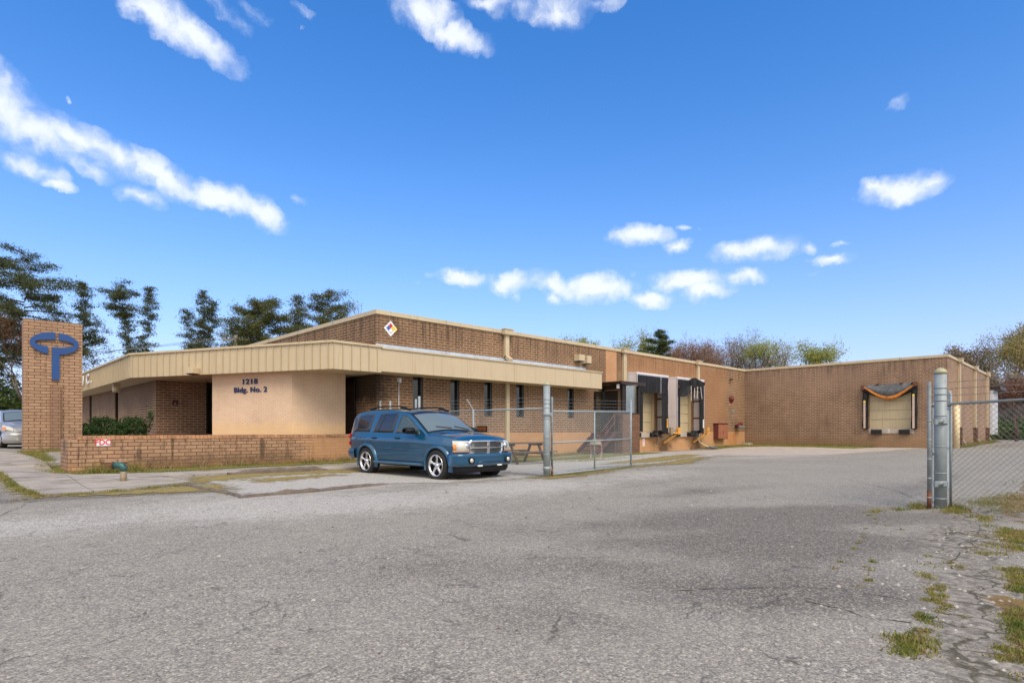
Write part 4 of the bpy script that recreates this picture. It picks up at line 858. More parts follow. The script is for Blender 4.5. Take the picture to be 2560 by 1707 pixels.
# ------------------------------------------------------------------ standpipe, timbers
t = thing('standpipe', 'short standpipe with a green-blue elbow on the sidewalk', 'standpipe', (2.81, 15.08, .09))
m = M(); m.tube((2.81, 15.08, .06), (2.81, 15.08, .37), .065, n=20); m.build('pipe', pipe_m, t)
m = M(); ang = (-.80, .60); m.path([(2.81, 15.08, .35), (2.81, 15.08, .42), (2.81 + ang[0]*.02, 15.08 + ang[1]*.02, .455), (2.81 + ang[0]*.06, 15.08 + ang[1]*.06, .475), (2.81 + ang[0]*.2, 15.08 + ang[1]*.2, .475)], .072, 20); m.build('elbow', teal, t)
m = M(); a = Vector((2.81 + ang[0]*.2, 15.08 + ang[1]*.2, .475)); b = Vector((2.81 + ang[0]*.29, 15.08 + ang[1]*.29, .47)); m.tube(a, b, .045, .04, n=14); m.tube(a, a + (b - a) * .2, .082, n=20); m.build('nozzle', rust, t)
m = M(); m.tube((2.81, 15.08, .088), (2.81, 15.08, .10), .13, n=20); m.build('base_plate', rust, t)
def timber_log(p0, p1, w_, h, label, seed, bend=.03):
    r = random.Random(seed); m = M(); n = 14; p0 = Vector((*p0, 0)); p1 = Vector((*p1, 0)); d = (p1 - p0); L = d.length; d.normalize(); q = Vector((-d.y, d.x, 0)); P = []
    for i in range(n + 1):
        c = p0 + d * (L * i / n) + q * (math.sin(i * .7) * bend + r.uniform(-.012, .012)); z = g(c.x, c.y) - .02; row = []; hh = h * r.uniform(.6, 1.1) * (.55 + .45 * min(1, min(i, n - i) / 2)); ww = w_ * r.uniform(.85, 1.1)
        for k in range(9):
            a = math.pi * k / 8; row.append(c + q * (math.cos(a) * ww / 2) + Vector((0, 0, z + math.sin(a) ** .6 * hh + r.uniform(-.006, .006))))
        P.append(row)
    m.grid(P); m.face(P[0]); m.face(P[-1][::-1]); base = (p0 + p1) / 2; return single(m, 'landscape_timber', timber, label, 'timber', (base.x, base.y, g(base.x, base.y)), 'old timbers edging the gravel')
timber_log((5.1, 15.5), (7.7, 15.4), .15, .16, 'weathered timber lying along the sidewalk behind the gravel', 1, .05)
timber_log((3.62, 14.0), (3.78, 10.75), .09, .09, 'split timber running from the sidewalk out to the corner of the gravel', 2)
timber_log((3.7, 10.68), (6.85, 10.95), .10, .11, 'split timber along the front edge of the gravel', 3)

# ------------------------------------------------------------------ chain link fence and gates
def chain(m, P, Q, h0, h1, z0f, z1f, sp=.083, r=.0027):
    """woven wires between plan points P and Q; z0f/z1f give bottom and top height at a distance"""
    P = Vector((*P, 0)); Q = Vector((*Q, 0)); L = (Q - P).length; d = (Q - P) / L; n = Vector((d.y, -d.x, 0)); H = max(z1f(0) - z0f(0), z1f(L) - z0f(L))
    for sg in (1, -1):
        k = -H if sg == 1 else 0; end = L if sg == 1 else L + H
        while k < end:
            # line: s = k + sg*t
            t0, t1 = 0.0, H
            if sg == 1: t0 = max(0, -k); t1 = min(H, L - k)
            else: t0 = max(0, k - L); t1 = min(H, k)
            if t1 - t0 > .02:
                a = P + d * (k + sg * t0) + n * (.0025 * sg); b = P + d * (k + sg * t1) + n * (.0025 * sg); sa, sb = k + sg * t0, k + sg * t1
                a.z = z0f(sa) + t0 * (z1f(sa) - z0f(sa)) / H; b.z = z0f(sb) + t1 * (z1f(sb) - z0f(sb)) / H
                m.tube(a, b, r, n=3, cap=False, smooth=False)
            k += sp
def barbed(m, a, b, sag=.02, r=.0035):
    a = Vector(a); b = Vector(b); n = 8; m.path([a.lerp(b, i / n) + Vector((0, 0, -sag * math.sin(math.pi * i / n))) for i in range(n + 1)], r, 4)
    L = (b - a).length; k = .12; ax = (b - a).normalized(); o = ax.orthogonal().normalized(); p_ = ax.cross(o)
    while k < L:
        c = a + ax * k + Vector((0, 0, -sag * math.sin(math.pi * k / L)))
        m.tube(c - o * .018, c + o * .018, .0025, n=3, cap=False); m.tube(c + ax * .01 - p_ * .018, c + ax * .01 + p_ * .018, .0025, n=3, cap=False); k += .125
def big_post(root, x, y, z0, H):
    m = M(); m.tube((x, y, z0 - .1), (x, y, z0 + H - .05), .084, n=28); o = m.build('post', galv, root)
    m = M(); m.lathe([(.0, z0 + H + .045), (.04, z0 + H + .035), (.075, z0 + H + .01), (.09, z0 + H - .02), (.09, z0 + H - .055), (.084, z0 + H - .055)][::-1], 28, 'z', (x, y, 0)); m.build('cap', cap_m, o)
    m = M()
    for z in (.15, .55, .97, 1.42, 1.46, 1.7, 1.8, 1.9): m.tube((x, y, z0 + z), (x, y, z0 + z + .02), .0885, n=28)
    m.build('tension_bands', galv, o)
    return o
def hinge(root, x, y, z, dx, dy):
    m = M(); L = math.hypot(dx, dy); ax, ay = dx / L, dy / L
    m.lathe([(.093, z), (.093, z + .09), (.086, z + .09), (.086, z)], 24, 'z', (x, y, 0), closed=True)
    m.obox((x + ax * .13, y + ay * .13, z + .045), (ax, ay, 0), (-ay, ax, 0), (0, 0, 1), .06, .014, .045); m.obox((x + ax * .05 - ay * .095, y + ay * .05 + ax * .095, z + .045), (ax, ay, 0), (-ay, ax, 0), (0, 0, 1), .07, .008, .03)
    m.build('hinge', galv, root)
# fence beside the building
fn_ = thing('chain_link_fence', 'chain link fence with barbed wire running from the gate post to the building', 'fence', (10.72, 12.5, .1))
lx, ly, lz = 10.68, 9.78, g(10.68, 9.78)
big_post(fn_, lx, ly, lz, 2.31)
m = M(); m.path([(lx + .0, ly + .09, 1.78), (10.72, 12.6, 1.79), (10.74, 15.27, 1.8)], .021, 8); m.build('top_rail', galv, fn_)
for (x, y, h) in ((10.7, 12.6, 1.82), (10.74, 15.27, 2.3)):
    m = M(); m.tube((x, y, g(x, y) - .05), (x, y, h), .03 if h < 2 else .04, n=12)
    if h < 2: m.bar((x, y, 1.8), (x + .28, y + .0, 2.1) if 0 else (x - .02, y + .26, 2.12), .03, .012)
    m.build('line_post', galv, fn_)
m = M(); chain(m, (lx, ly + .1), (10.74, 15.25), 0, 0, lambda s_: .13, lambda s_: 1.79 + .002 * s_); m.build('chain_link_mesh', galv, fn_)
m = M()
for k in range(3): barbed(m, (lx, ly + .08, lz + 1.78 + .1 * k), (10.74, 15.27, 1.95 + .1 * k), .03)
m.build('barbed_wire', galv_dark, fn_)
f2_ = thing('chain_link_fence', 'short closing panel of chain link at the building corner behind the car', 'fence', (10.76, 16.8, .1))
for x, y, h in ((10.76, 15.48, 2.22), (10.76, 16.97, 2.22), (10.7, 17.5, 2.24)):
    m = M(); m.tube((x, y, .05), (x, y, h), .035, n=12); m.build('line_post', galv, f2_)
m = M(); chain(m, (10.76, 15.5), (10.7, 17.5), 0, 0, lambda s_: .15, lambda s_: 1.8); m.build('chain_link_mesh', galv, f2_)
m = M(); m.tube((10.76, 15.48, 1.8), (10.7, 17.5, 1.8), .02, n=8); m.build('top_rail', galv, f2_)
# open gate leaf
def gate(root, P, Q, zP, zQ, H, mesh_r=.0027, mid=True, dirrust=True):
    P = Vector((*P, 0)); Q = Vector((*Q, 0)); L = (Q - P).length; zb = lambda s_: zP + (zQ - zP) * s_ / L; pt = lambda s_, h: (P.x + (Q.x - P.x) * s_ / L, P.y + (Q.y - P.y) * s_ / L, zb(s_) + h)
    for s_ in (0, L):
        m = M(); m.tube(pt(s_, -.06 if s_ == 0 else -.04), pt(s_, H + .36), .028, n=12); m.build('end_upright', galv_dark if s_ == 0 else galv, root)
    m = M(); m.tube(pt(L / 2, 0), pt(L / 2, H), .021, n=10); m.build('middle_upright', galv, root)
    for h in (0, H * .5, H):
        m = M(); m.tube(pt(.02, h), pt(L - .02, h), .021, n=10); m.build('rail', galv, root)
    m = M(); chain(m, pt(.02, 0)[:2], pt(L - .02, 0)[:2], 0, 0, zb, lambda s_: zb(s_) + H + .05, r=mesh_r); m.build('chain_link_mesh', galv, root)
    m = M()
    for h in (H + .13, H + .22, H + .31): barbed(m, pt(0, h), pt(L, h), .01, .0028)
    m.build('barbed_wire', galv_dark, root)
    for h in np.arange(.1, H, .3):
        for q in (0., L): m = M(); m.tube(pt(q, h), pt(q, h + .02), .033, n=10); m.build('tie', galv, root)
s = thing('fence_notice', 'small black notice with orange letters hanging on the fence behind the car', 'sign', (10.66, 12.2, 1.2))
m = M(); m.box(10.665, 10.675, 11.98, 12.42, 1.19, 1.36); m.build('plate', blk, s)
text('lettering', 'POSTED', plain('orange_ink', (.7, .2, .03), .5), s, .12, lambda x, y, z: (10.66 - z, 12.2 - x * .85, 1.235 + y), .001, 'CENTER')
gt = thing('gate', 'chain link gate leaf swung open in front of the maroon steps', 'gate', (12.6, 9.85, .15))
gate(gt, (10.85, 9.76), (14.38, 9.85), .14, .20, 1.57)
m = M(); m.tube((10.85, 9.76, .06), (10.85, 9.76, .35), .031, n=12); m.build('rusty_foot', rust, gt)
hinge(gt, lx, ly, lz + .17, .17, -.02); hinge(gt, lx, ly, lz + 1.5, .17, -.02)
# right hand side
f3 = thing('chain_link_fence', 'chain link fence with three barbed wires right of the near gate post', 'fence', (11.2, .5, .02))
rx, ry, rz_ = 11.36, 1.94, g(11.36, 1.94)
big_post(f3, rx, ry, rz_, 2.19)
rail = [(11.44, 1.80, 1.66), (11.1, .7, 1.69), (10.55, -1.2, 1.73), (9.9, -3.2, 1.74)]
m = M(); m.path([(11.42, 1.86, 1.62)] + rail, .022, 8); m.build('top_rail', galv_dark, f3)
m = M()
for a, b in zip(rail, rail[1:]): chain(m, a[:2], b[:2], 0, 0, lambda s_: .03, lambda s_, a=a: a[2] + .01, r=.0024)
m.build('chain_link_mesh', galv_dark, f3)
m = M()
for k, z in enumerate((1.79, 1.895, 2.0)): barbed(m, (rx + .06, ry - .07, z), (9.9, -3.2, z + .12), .02, .004)
m.build('barbed_wire', galv_dark, f3)
for x, y in ((10.55, -1.2), (9.9, -3.2)):
    m = M(); m.tube((x, y, -.1), (x, y, 1.78), .03, n=12); m.build('line_post', galv, f3)
m = M(); m.tube((11.50, 1.83, 0), (11.50, 1.83, 1.83), .019, n=10); m.build('tension_post', galv, f3)
g2 = thing('gate', 'chain link gate leaf folded edge-on behind the near gate post', 'gate', (12.5, 2.4, .02))
gate(g2, (11.10, 2.04), (14.71, 2.36), .08, .12, 1.56, .0024)
m = M(); m.tube((11.10, 2.04, .02), (11.10, 2.04, .3), .031, n=12); m.build('rusty_foot', rust, g2)
hinge(g2, rx, ry, rz_ + .35, -.2, .05); hinge(g2, rx, ry, rz_ + 1.33, -.2, .05)
m = M(); r = random.Random(9)
for k in range(16):
    a0 = 1.35 - k * .05; c = (14.60 + r.uniform(-.02, .02), 2.30, a0)
    ring = [(c[0] + .016 * math.cos(a) * (k % 2), c[1] + .016 * math.cos(a) * (1 - k % 2), c[2] + .03 * math.sin(a)) for a in np.arange(0, 6.6, .9)]; m.path(ring, .006, 5)
single(m, 'chain', galv_dark, 'short hanging chain on the folded gate leaf', 'chain', (14.6, 2.3, .9))

# ------------------------------------------------------------------ picnic table and folding chair
t = thing('picnic_table', 'weathered wooden picnic table behind the blue car', 'table', (14.55, 14.55, g(14.3, 14.8)), R(-3))
def loc_part(root, nm, fnc, mt_, bev=0):
    m = M(); fnc(m); me = m.mesh(nm, mt_, (0, 0, 0)); o = link(bpy.data.objects.new(nm, me), root)
    if bev:
        b = o.modifiers.new('bevel', 'BEVEL'); b.width = bev; b.segments = 2
    return o
loc_part(t, 'table_top', lambda m: [m.box(-.95, .95, -.38 + k * .155, -.245 + k * .155, .69, .73) for k in range(5)], wood_old)
for s_ in (-1, 1): loc_part(t, 'bench', lambda m: [m.box(-.95, .95, s_ * .74 - .135 + k * .14, s_ * .74 - .005 + k * .14, .40, .44) for k in range(2)], wood_old)
for x in (-.65, .65):
    loc_part(t, 'leg', lambda m: (m.bar((x, -.18, .70), (x, -.55, .0), .09, .04, (1, 0, 0))), wood_old)
    loc_part(t, 'leg', lambda m: (m.bar((x, .18, .70), (x, .55, .0), .09, .04, (1, 0, 0))), wood_old)
    loc_part(t, 'cross_beam', lambda m: (m.box(x + .025, x + .065, -.86, .86, .31, .40), m.box(x + .025, x + .065, -.36, .36, .62, .69)), wood_old)
t = thing('folding_chair', 'old cream metal folding chair standing in front of the steps', 'chair', (18.5, 14.3, g(18.5, 14.3)), R(-60))
loc_part(t, 'seat', lambda m: m.box(-.2, .2, -.19, .2, .43, .455), red_paint, .01)
def chair_frame(m):
    m.path([(-.22, .28, 0), (-.22, .0, .45), (-.21, -.14, .68), (-.17, -.19, .78), (0, -.21, .81), (.17, -.19, .78), (.21, -.14, .68), (.22, .0, .45), (.22, .28, 0)], .013, 8)
loc_part(t, 'front_frame', chair_frame, cream_metal)
loc_part(t, 'rear_frame', lambda m: (m.path([(-.2, -.28, 0), (-.2, .16, .44)], .012, 8), m.path([(.2, -.28, 0), (.2, .16, .44)], .012, 8), m.path([(-.2, -.2, .09), (.2, -.2, .09)], .01, 8)), cream_metal)
loc_part(t, 'backrest', lambda m: m.grid([[(x, -.15 - .04 * (1 - (x / .2) ** 2) - .06 * k, .62 + k * .16) for x in np.linspace(-.2, .2, 9)] for k in (0, 1)]), cream_metal)
m = M(); m.box(14.9, 15.3, 17.3, V0 - .01, .2, .62); single(m, 'utility_box', galv, 'small grey utility box on the wall behind the picnic table', 'utility box', (15.1, 17.5, .2))
# ------------------------------------------------------------------ vehicles
def paint(name, col, flake=.25, rough=.28):
    def fn(t, b):
        p = geo(t); n = t.noise(p, 2.0, 4, .6); z = t.node('ShaderNodeSeparateXYZ', {0: p}).outputs[2]
        c = t.ramp(n, [(.3, tuple(q * .9 for q in col)), (.7, col)])
        dst = t.math('MULTIPLY', t.math('SUBTRACT', 1.0, t.smooth(t.math('ADD', z, t.math('MULTIPLY', n, .3)), .4, .8)), .15)
        t.put(b.inputs['Base Color'], t.mix(dst, c, (.12, .12, .12))); t.put(b.inputs['Roughness'], t.math('ADD', rough, t.math('MULTIPLY', dst, .5))); t.put(b.inputs['Metallic'], flake)
        t.put(b.inputs['Coat Weight'], 1.0); t.put(b.inputs['Coat Roughness'], .05)
    return mat(name, fn)
suv_p = paint('blue_car_paint', (.005, .086, .185), .25); grey_p = paint('grey_car_paint', (.33, .325, .315), .25)
tint_g = plain('tinted_glass', (.02, .019, .021), .05, 0, .1, 1, spec=.9); shield = plain('windscreen_glass', (.17, .215, .21), .08, .15, .06, 1, spec=.9)  # windscreen base colour made pale in place of reflected sky
side_g = plain('side_glass', (.06, .085, .075), .05, .05, .1, 1, spec=.9)
tyre_m = plain('tyre_rubber', (.016, .015, .014), .75, 0, .25, 12, ((.06, .05, .04), .4)); chrome = plain('chrome', (.75, .75, .77), .08, 1.0, .04, 1)
chrome_dark = plain('dull_wheel_metal', (.35, .35, .36), .3, .9, .1, 3); trim_b = plain('black_trim', (.014, .014, .016), .6, spec=.25); lamp_c = plain('headlamp_lens', (.62, .60, .53), .12, .15, .08, 8, coat=1)
amber = plain('amber_lens', (.75, .25, .03), .2, 0, .06, 8, coat=1); red_l = plain('red_lens', (.55, .012, .012), .15, 0, .05, 5, coat=1); dark_in = plain('wheel_well', (.012, .012, .012), .9)
grille_m = plain('grille_mesh', (.06, .065, .05), .4, .4, .4, 14)
def ip(x, T):
    if x <= T[0][0]: return T[0][1]
    for (a, b), (c, d) in zip(T, T[1:]):
        if x <= c:
            t = (x - a) / (c - a); return b + (d - b) * t
    return T[-1][1]
def ips(x, T):      # smoother
    return (ip(x - .04, T) + 2 * ip(x, T) + ip(x + .04, T)) / 4
SIDE = lambda t: sum(ip(t + q, [(-.3, .93), (0, .945), (.22, .972), (.62, .985), (.76, .998), (.86, .975), (1, .925), (1.2, .87)]) for q in (-.02, 0, .02)) / 3
class Car:
    def __init__(s, root, zt, sill, hw, belt, roofhw, wx, wr, x0, x1, plan, zlow=None, arch=1.17):
        s.root, s.zt, s.sill, s.hw, s.belt, s.rhw, s.wx, s.wr, s.x0, s.x1, s.plan, s.arch = root, zt, sill, hw, belt, roofhw, wx, wr, x0, x1, plan, arch
        s.zl = zlow or [(x0, sill), (x1, sill)]
    def y(s, x, z):
        w_ = s.hw * ip(x, s.plan); bz = ip(x, s.belt); t = (z - s.sill) / (bz - s.sill)
        if t <= 1: yy = w_ * SIDE(max(0, min(1, t)))
        else:
            y0 = w_ * SIDE(1); rz = s.ztmax(); k = min(1, (z - bz) / (rz - bz)); yy = y0 + (s.rhw * min(1, ip(x, s.plan)) - y0) * k ** 1.15
        return yy
    def ztmax(s): return max(b for a, b in s.zt)
    def zlow(s, x):
        z = ip(x, s.zl)
        for w_ in s.wx:
            r_ = s.wr * s.arch
            if abs(x - w_) < r_: z = max(z, s.wr + math.sqrt(r_ * r_ - (x - w_) ** 2))
        return z
    def body(s, mt_, crown=.07):
        n = 110; xs_ = sorted(set([s.x0 + (s.x1 - s.x0) * i / n for i in range(n + 1)] + [w_ + d for w_ in s.wx for d in (-s.wr * s.arch - .001, s.wr * s.arch + .001)])); m = M()
        L = []
        for x in xs_:
            zt = ips(x, s.zt); zl = s.zlow(x); r_ = .055; row = []
            for j in range(17):
                z = zl + (zt - r_ - zl) * j / 16; row.append((x, s.y(x, z), z))
            yt = s.y(x, zt - r_)
            for a in (25, 50, 75): row.append((x, yt - r_ * (1 - math.cos(R(a))), zt - r_ + r_ * math.sin(R(a))))
            y2 = yt - r_
            for j in range(9):
                q = y2 * (1 - j / 8); row.append((x, q, zt + crown * (1 - (q / y2) ** 2)))
            L.append(row)
        full = [row + [(x, -y, z) for x, y, z in row[:-1]][::-1] for row in L]
        m.grid(full); 
        for row, fl in ((full[0], False), (full[-1], True)):
            c = row[::-1] if fl else row; m.face(c)
        me = m.mesh('body', mt_); o = link(bpy.data.objects.new('body', me), s.root); return o
    def patch(s, m, pts_low, pts_high, off=.006, side=-1, nx=14, nz=8, rim=True):
        """side panel between two x->z lines, given as [(x,z)...]"""
        P = []
        for i in range(nx + 1):
            t = i / nx; xl = ip(t, [(k / (len(pts_low) - 1), p[0]) for k, p in enumerate(pts_low)]); zl = ip(t, [(k / (len(pts_low) - 1), p[1]) for k, p in enumerate(pts_low)])
            xh = ip(t, [(k / (len(pts_high) - 1), p[0]) for k, p in enumerate(pts_high)]); zh = ip(t, [(k / (len(pts_high) - 1), p[1]) for k, p in enumerate(pts_high)])
            row = []
            for j in range(nz + 1):
                q = j / nz; x = xl + (xh - xl) * q; z = zl + (zh - zl) * q; row.append((x, side * (s.y(x, z) + off), z))
            P.append([(P_[0], P_[1] - side * off * 1.6, P_[2]) for P_ in row[:1]] + row + [(P_[0], P_[1] - side * off * 1.6, P_[2]) for P_ in row[-1:]])
        a = [(p[0], p[1] - side * off * 1.6, p[2]) for p in P[0]]; b = [(p[0], p[1] - side * off * 1.6, p[2]) for p in P[-1]]
        m.grid([a] + P + [b], flip=(side > 0))
    def line(s, m, pts, w_=.006, off=.002, side=-1):
        m.path([(x, side * (s.y(x, z) + off - w_ * .5), z) for x, z in pts], w_, 4)
def part(root, nm, fn_, mt_, label=None, bev=0):
    m = M(); fn_(m); me = m.mesh(nm, mt_); o = link(bpy.data.objects.new(nm, me), root)
    if label: o['label'] = label
    if bev:
        b = o.modifiers.new('bevel', 'BEVEL'); b.width = bev; b.segments = 2; b.limit_method = 'ANGLE'
    return o
def wheel(root, x, side, R_, W, yc, rimr, kind='five'):
    w_ = bpy.data.objects.new('wheel', None); C.objects.link(w_); w_.parent = root; w_.location = (x, side * yc, R_)
    def tyre(m):
        h = W / 2; pr = [(rimr, -h * .8), (rimr + .02, -h * .98), ((rimr + R_) / 2, -h * 1.04), (R_ - .03, -h * .95), (R_ - .006, -h * .8), (R_, -h * .5)]
        for q in (-.3, -.1, .1, .3): pr += [(R_, (q - .07) * W), (R_ - .008, (q - .05) * W), (R_ - .008, (q + .02) * W), (R_, (q + .04) * W)]
        pr += [(R_, h * .5), (R_ - .006, h * .8), (R_ - .03, h * .95), ((rimr + R_) / 2, h * 1.04), (rimr + .02, h * .98), (rimr, h * .8)]
        m.lathe(pr, 48, 'y', closed=True)
    part(w_, 'tyre', tyre, tyre_m); f = side * W / 2
    def rim(m):
        m.lathe([(rimr + .004, f * .82), (rimr + .006, f * 1.0), (rimr - .012, f * 1.01), (rimr - .03, f * .78), (rimr - .035, -f * .2), (rimr - .03, -f * .7)], 48, 'y')
        for k in range(5):
            a = 2 * math.pi * k / 5 + .3; d = (math.cos(a), 0, math.sin(a)); q = (-math.sin(a), 0, math.cos(a))
            P = []
            for r_, wd, yy in ((.04, .045, .62), (.1, .034, .8), (rimr * .6, .026, .72), (rimr * .82, .038, .8), (rimr - .012, .062, .92)):
                c = Vector(d) * r_; P.append([c + Vector(q) * wd + Vector((0, f * (yy - .16), 0)), c + Vector(q) * wd * .5 + Vector((0, f * yy, 0)), c - Vector(q) * wd * .5 + Vector((0, f * yy, 0)), c - Vector(q) * wd + Vector((0, f * (yy - .16), 0))])
            m.grid(P, flip=side < 0)
        m.lathe([(0, f * .9), (.03, f * .88), (.05, f * .78), (.06, f * .6)], 20, 'y')
    part(w_, 'rim', rim, chrome); part(w_, 'brake_disc', lambda m: (m.lathe([(0, f * .25), (rimr * .62, f * .25), (rimr * .62, f * .1)], 28, 'y'), m.lathe([(0, 0), (rimr - .03, 0)], 28, 'y')), dark_in if kind != 'x' else chrome_dark)
    return w_
# the blue SUV
zc_ = .075
suv = thing('parked_suv', 'metallic blue SUV with chrome wheels and chrome grille parked on the gravel', 'car', (9.17, 12.66, zc_ - .03), math.atan2(-1, .048))
suv.scale = (.975,) * 3
ZT = [(-2.56, 1.12), (-2.47, 1.50), (-2.36, 1.66), (-2.2, 1.73), (-1.6, 1.77), (-.6, 1.765), (0.0, 1.71), (.18, 1.665), (.5, 1.50), (1.05, 1.14), (1.13, 1.12), (1.7, 1.085), (2.05, 1.04), (2.2, .99), (2.27, .88)]
car = Car(suv, ZT, .40, .955, [(-2.56, 1.17), (0, 1.14), (1.0, 1.09), (2.3, .98)], .73, (-1.515, 1.515), .375, -2.56, 2.27,
          [(-2.56, .86), (-2.4, .935), (-2.1, .985), (-1.5, 1.0), (1.0, 1.0), (1.7, .985), (2.0, .955), (2.15, .91), (2.27, .82)], [(-2.56, .62), (-2.1, .5), (-1.9, .42), (1.95, .42), (2.27, .5)], 1.13)
body = car.body(suv_p)
part(suv, 'chassis', lambda m: (m.box(-2.3, 2.1, -.62, .62, .28, .7), m.box(-1.95, -1.1, -.9, .9, .5, .86), m.box(1.1, 1.95, -.9, .9, .5, .86)), dark_in)
for sd_ in (-1, 1):
    def fl(m, wx):
            P = []
            for i in range(25):
                a = math.pi * (-.10 + 1.20 * i / 24); ring = []
                for rr, of in ((1.10, .006), (1.115, .052), (1.19, .062), (1.28, .046), (1.35, -.004)):
                    r_ = .375 * rr; x = wx + r_ * math.cos(a); z = .375 + r_ * math.sin(a); ring.append((x, sd_ * (car.y(x, max(z, .42)) + of), z))
                P.append(ring)
            m.grid(P, flip=(sd_ < 0))
    for wx in car.wx: part(suv, 'fender_flare', lambda m: fl(m, wx), suv_p)
    part(suv, 'running_board', lambda m: (m.grid([[(x, sd_ * yy, zz) for yy, zz in ((.80, .40), (.99, .41), (1.03, .385), (1.02, .345), (.85, .33))] for x in np.linspace(-1.05, 1.02, 8)], flip=sd_ > 0), m.face([(-1.05, sd_ * .8, .40), (-1.05, sd_ * 1.0, .41), (-1.05, sd_ * 1.02, .345), (-1.05, sd_ * .85, .33)]), m.face([(1.02, sd_ * .8, .40), (1.02, sd_ * 1.0, .41), (1.02, sd_ * 1.02, .345), (1.02, sd_ * .85, .33)])), plain('board_paint', (.05, .12, .19), .4) if sd_ < 0 else suv_p)
    for nm, lo, hi, mt_ in (('rear_window', [(-2.28, 1.205), (-1.45, 1.19)], [(-2.05, 1.60), (-1.70, 1.655), (-1.36, 1.66)], tint_g), ('rear_door_window', [(-1.27, 1.185), (-.36, 1.17)], [(-1.02, 1.66), (-.24, 1.665)], tint_g), ('front_door_window', [(-.20, 1.16), (.80, 1.125)], [(-.06, 1.62), (.14, 1.585), (.38, 1.45), (.76, 1.19)], side_g)):
        def rimfn(m, lo=lo, hi=hi):
            cx = sum(p[0] for p in lo + hi) / len(lo + hi); cz = 1.42; ex = lambda L: [(x + (.012 if x > cx else -.012), z + (.010 if z > cz else -.012)) for x, z in L]
            car.patch(m, ex(lo), ex(hi), .004, sd_)
        o = part(suv, nm, rimfn, trim_b); part(o, 'pane', lambda m: car.patch(m, lo, hi, .008, sd_), mt_)
    part(suv, 'window_divider', lambda m: car.line(m, [(-1.02, 1.18), (-.80, 1.66)], .012, .012, sd_), trim_b)
    def seams(m):
        car.line(m, [(-1.36, 1.14), (-1.34, .95), (-1.12, .75), (-.98, .44)], .004, .001, sd_); car.line(m, [(-.30, 1.72), (-.32, 1.14), (-.30, .44)], .004, .001, sd_); car.line(m, [(.95, 1.13), (1.0, .95), (.98, .6), (.97, .44)], .004, .001, sd_)
        car.line(m, [(-.98, .445), (.97, .445)], .004, .001, sd_)
    part(suv, 'door_seam', seams, trim_b)
    part(suv, 'side_moulding', lambda m: (car.line(m, [(-1.0, .76), (-.33, .745)], .011, .008, sd_), car.line(m, [(-.27, .744), (.9, .715)], .011, .008, sd_)), suv_p)
    for a in (-1.22, -.16): part(suv, 'door_handle', lambda m: m.box(a, a + .19, sd_ * (car.y(a, 1.02) + .0) , sd_ * (car.y(a, 1.02) + .035), 1.0, 1.035), trim_b, bev=.008)
    mi = part(suv, 'side_mirror', lambda m: (m.bar((.66, sd_ * .90, 1.16), (.70, sd_ * 1.02, 1.19), .07, .05), m.grid([[(.60 + .16 * math.cos(t) * q + .0, sd_ * (1.08 + .13 * math.sin(p_)), 1.215 + .085 * math.sin(t) * q) for t in np.linspace(0, 6.2832, 15)] for p_, q in ((-1.4, .55), (-.9, .9), (0, 1), (.9, .9), (1.4, .5))]), m.bar((.62, sd_ * 1.0, 1.21), (.62, sd_ * 1.17, 1.22), .12, .1)), trim_b)
    part(suv, 'roof_rack', lambda m: m.path([(-1.75, sd_ * .62, 1.79), (-1.62, sd_ * .63, 1.85), (-1.2, sd_ * .64, 1.87), (-.4, sd_ * .65, 1.865), (-.12, sd_ * .65, 1.83), (0.08, sd_ * .65, 1.75)], .02, 6), trim_b)
    part(suv, 'rack_foot', lambda m: m.bar((-.3, sd_ * .65, 1.82), (.1, sd_ * .65, 1.76), .05, .05), trim_b); part(suv, 'rack_foot', lambda m: m.bar((-1.78, sd_ * .62, 1.80), (-1.5, sd_ * .63, 1.83), .05, .05), trim_b)
    part(suv, 'tail_light', lambda m: [m.grid([[(x, sd_ * (car.y(x, z) + .012), z) for z in np.linspace(zc2 - .075, zc2 + .075, 6)] for x in np.linspace(-2.555, -2.40, 6)], flip=sd_ > 0) or m.tube((-2.575, sd_ * .78, zc2), (-2.50, sd_ * .78, zc2), .075, .09, 14) for zc2 in (1.05, .86)], red_l)
    def hl(m, z0=.70, z1=.975, pts=((2.285, .59), (2.295, .70), (2.25, .81), (2.17, .875), (2.08, .912)), o=.0):
        P = []
        for i, (x, y) in enumerate(pts):
            P.append([(x - .03, sd_ * y, z0 - .0), (x + .012 + o, sd_ * (y + .008 + o), z0 + .02), (x + .022 + o, sd_ * (y + .01 + o), (z0 + z1) / 2), (x - .012 + o, sd_ * (y + .004 + o), z1 - .01 - .006 * i), (x - .05, sd_ * (y - .02), z1)])
        m.grid(P, flip=sd_ > 0)
    o = part(suv, 'headlight', hl, lamp_c)
    part(o, 'reflector', lambda m: m.lathe([(0, 2.325), (.05, 2.32), (.072, 2.305), (.075, 2.28)][::-1], 18, 'x', (0, sd_ * .655, .85)), chrome)
    part(o, 'turn_signal', lambda m: (hl(m, .74, .90, ((2.165, .882), (2.12, .90), (2.08, .914)), .006), hl(m, .69, .73, ((2.285, .56), (2.295, .70), (2.25, .81), (2.17, .875), (2.09, .912)), .004)), amber)
    part(suv, 'fog_light', lambda m: m.lathe([(0, 2.445), (.04, 2.44), (.052, 2.425)][::-1], 16, 'x', (0, sd_ * .62, .51)), lamp_c)
    part(suv, 'fog_surround', lambda m: m.tube((2.36, sd_ * .60, .51), (2.424, sd_ * .60, .51), .085, .08, 18), trim_b)
    for wx in car.wx: wheel(suv, wx, sd_, .375, .27, .845, .262)
def topz(x, yf, crown=.07, r_=.055):
    zt = ips(x, ZT); y2 = car.y(x, zt - r_) - r_; return (x, yf * y2, zt + crown * (1 - yf ** 2))
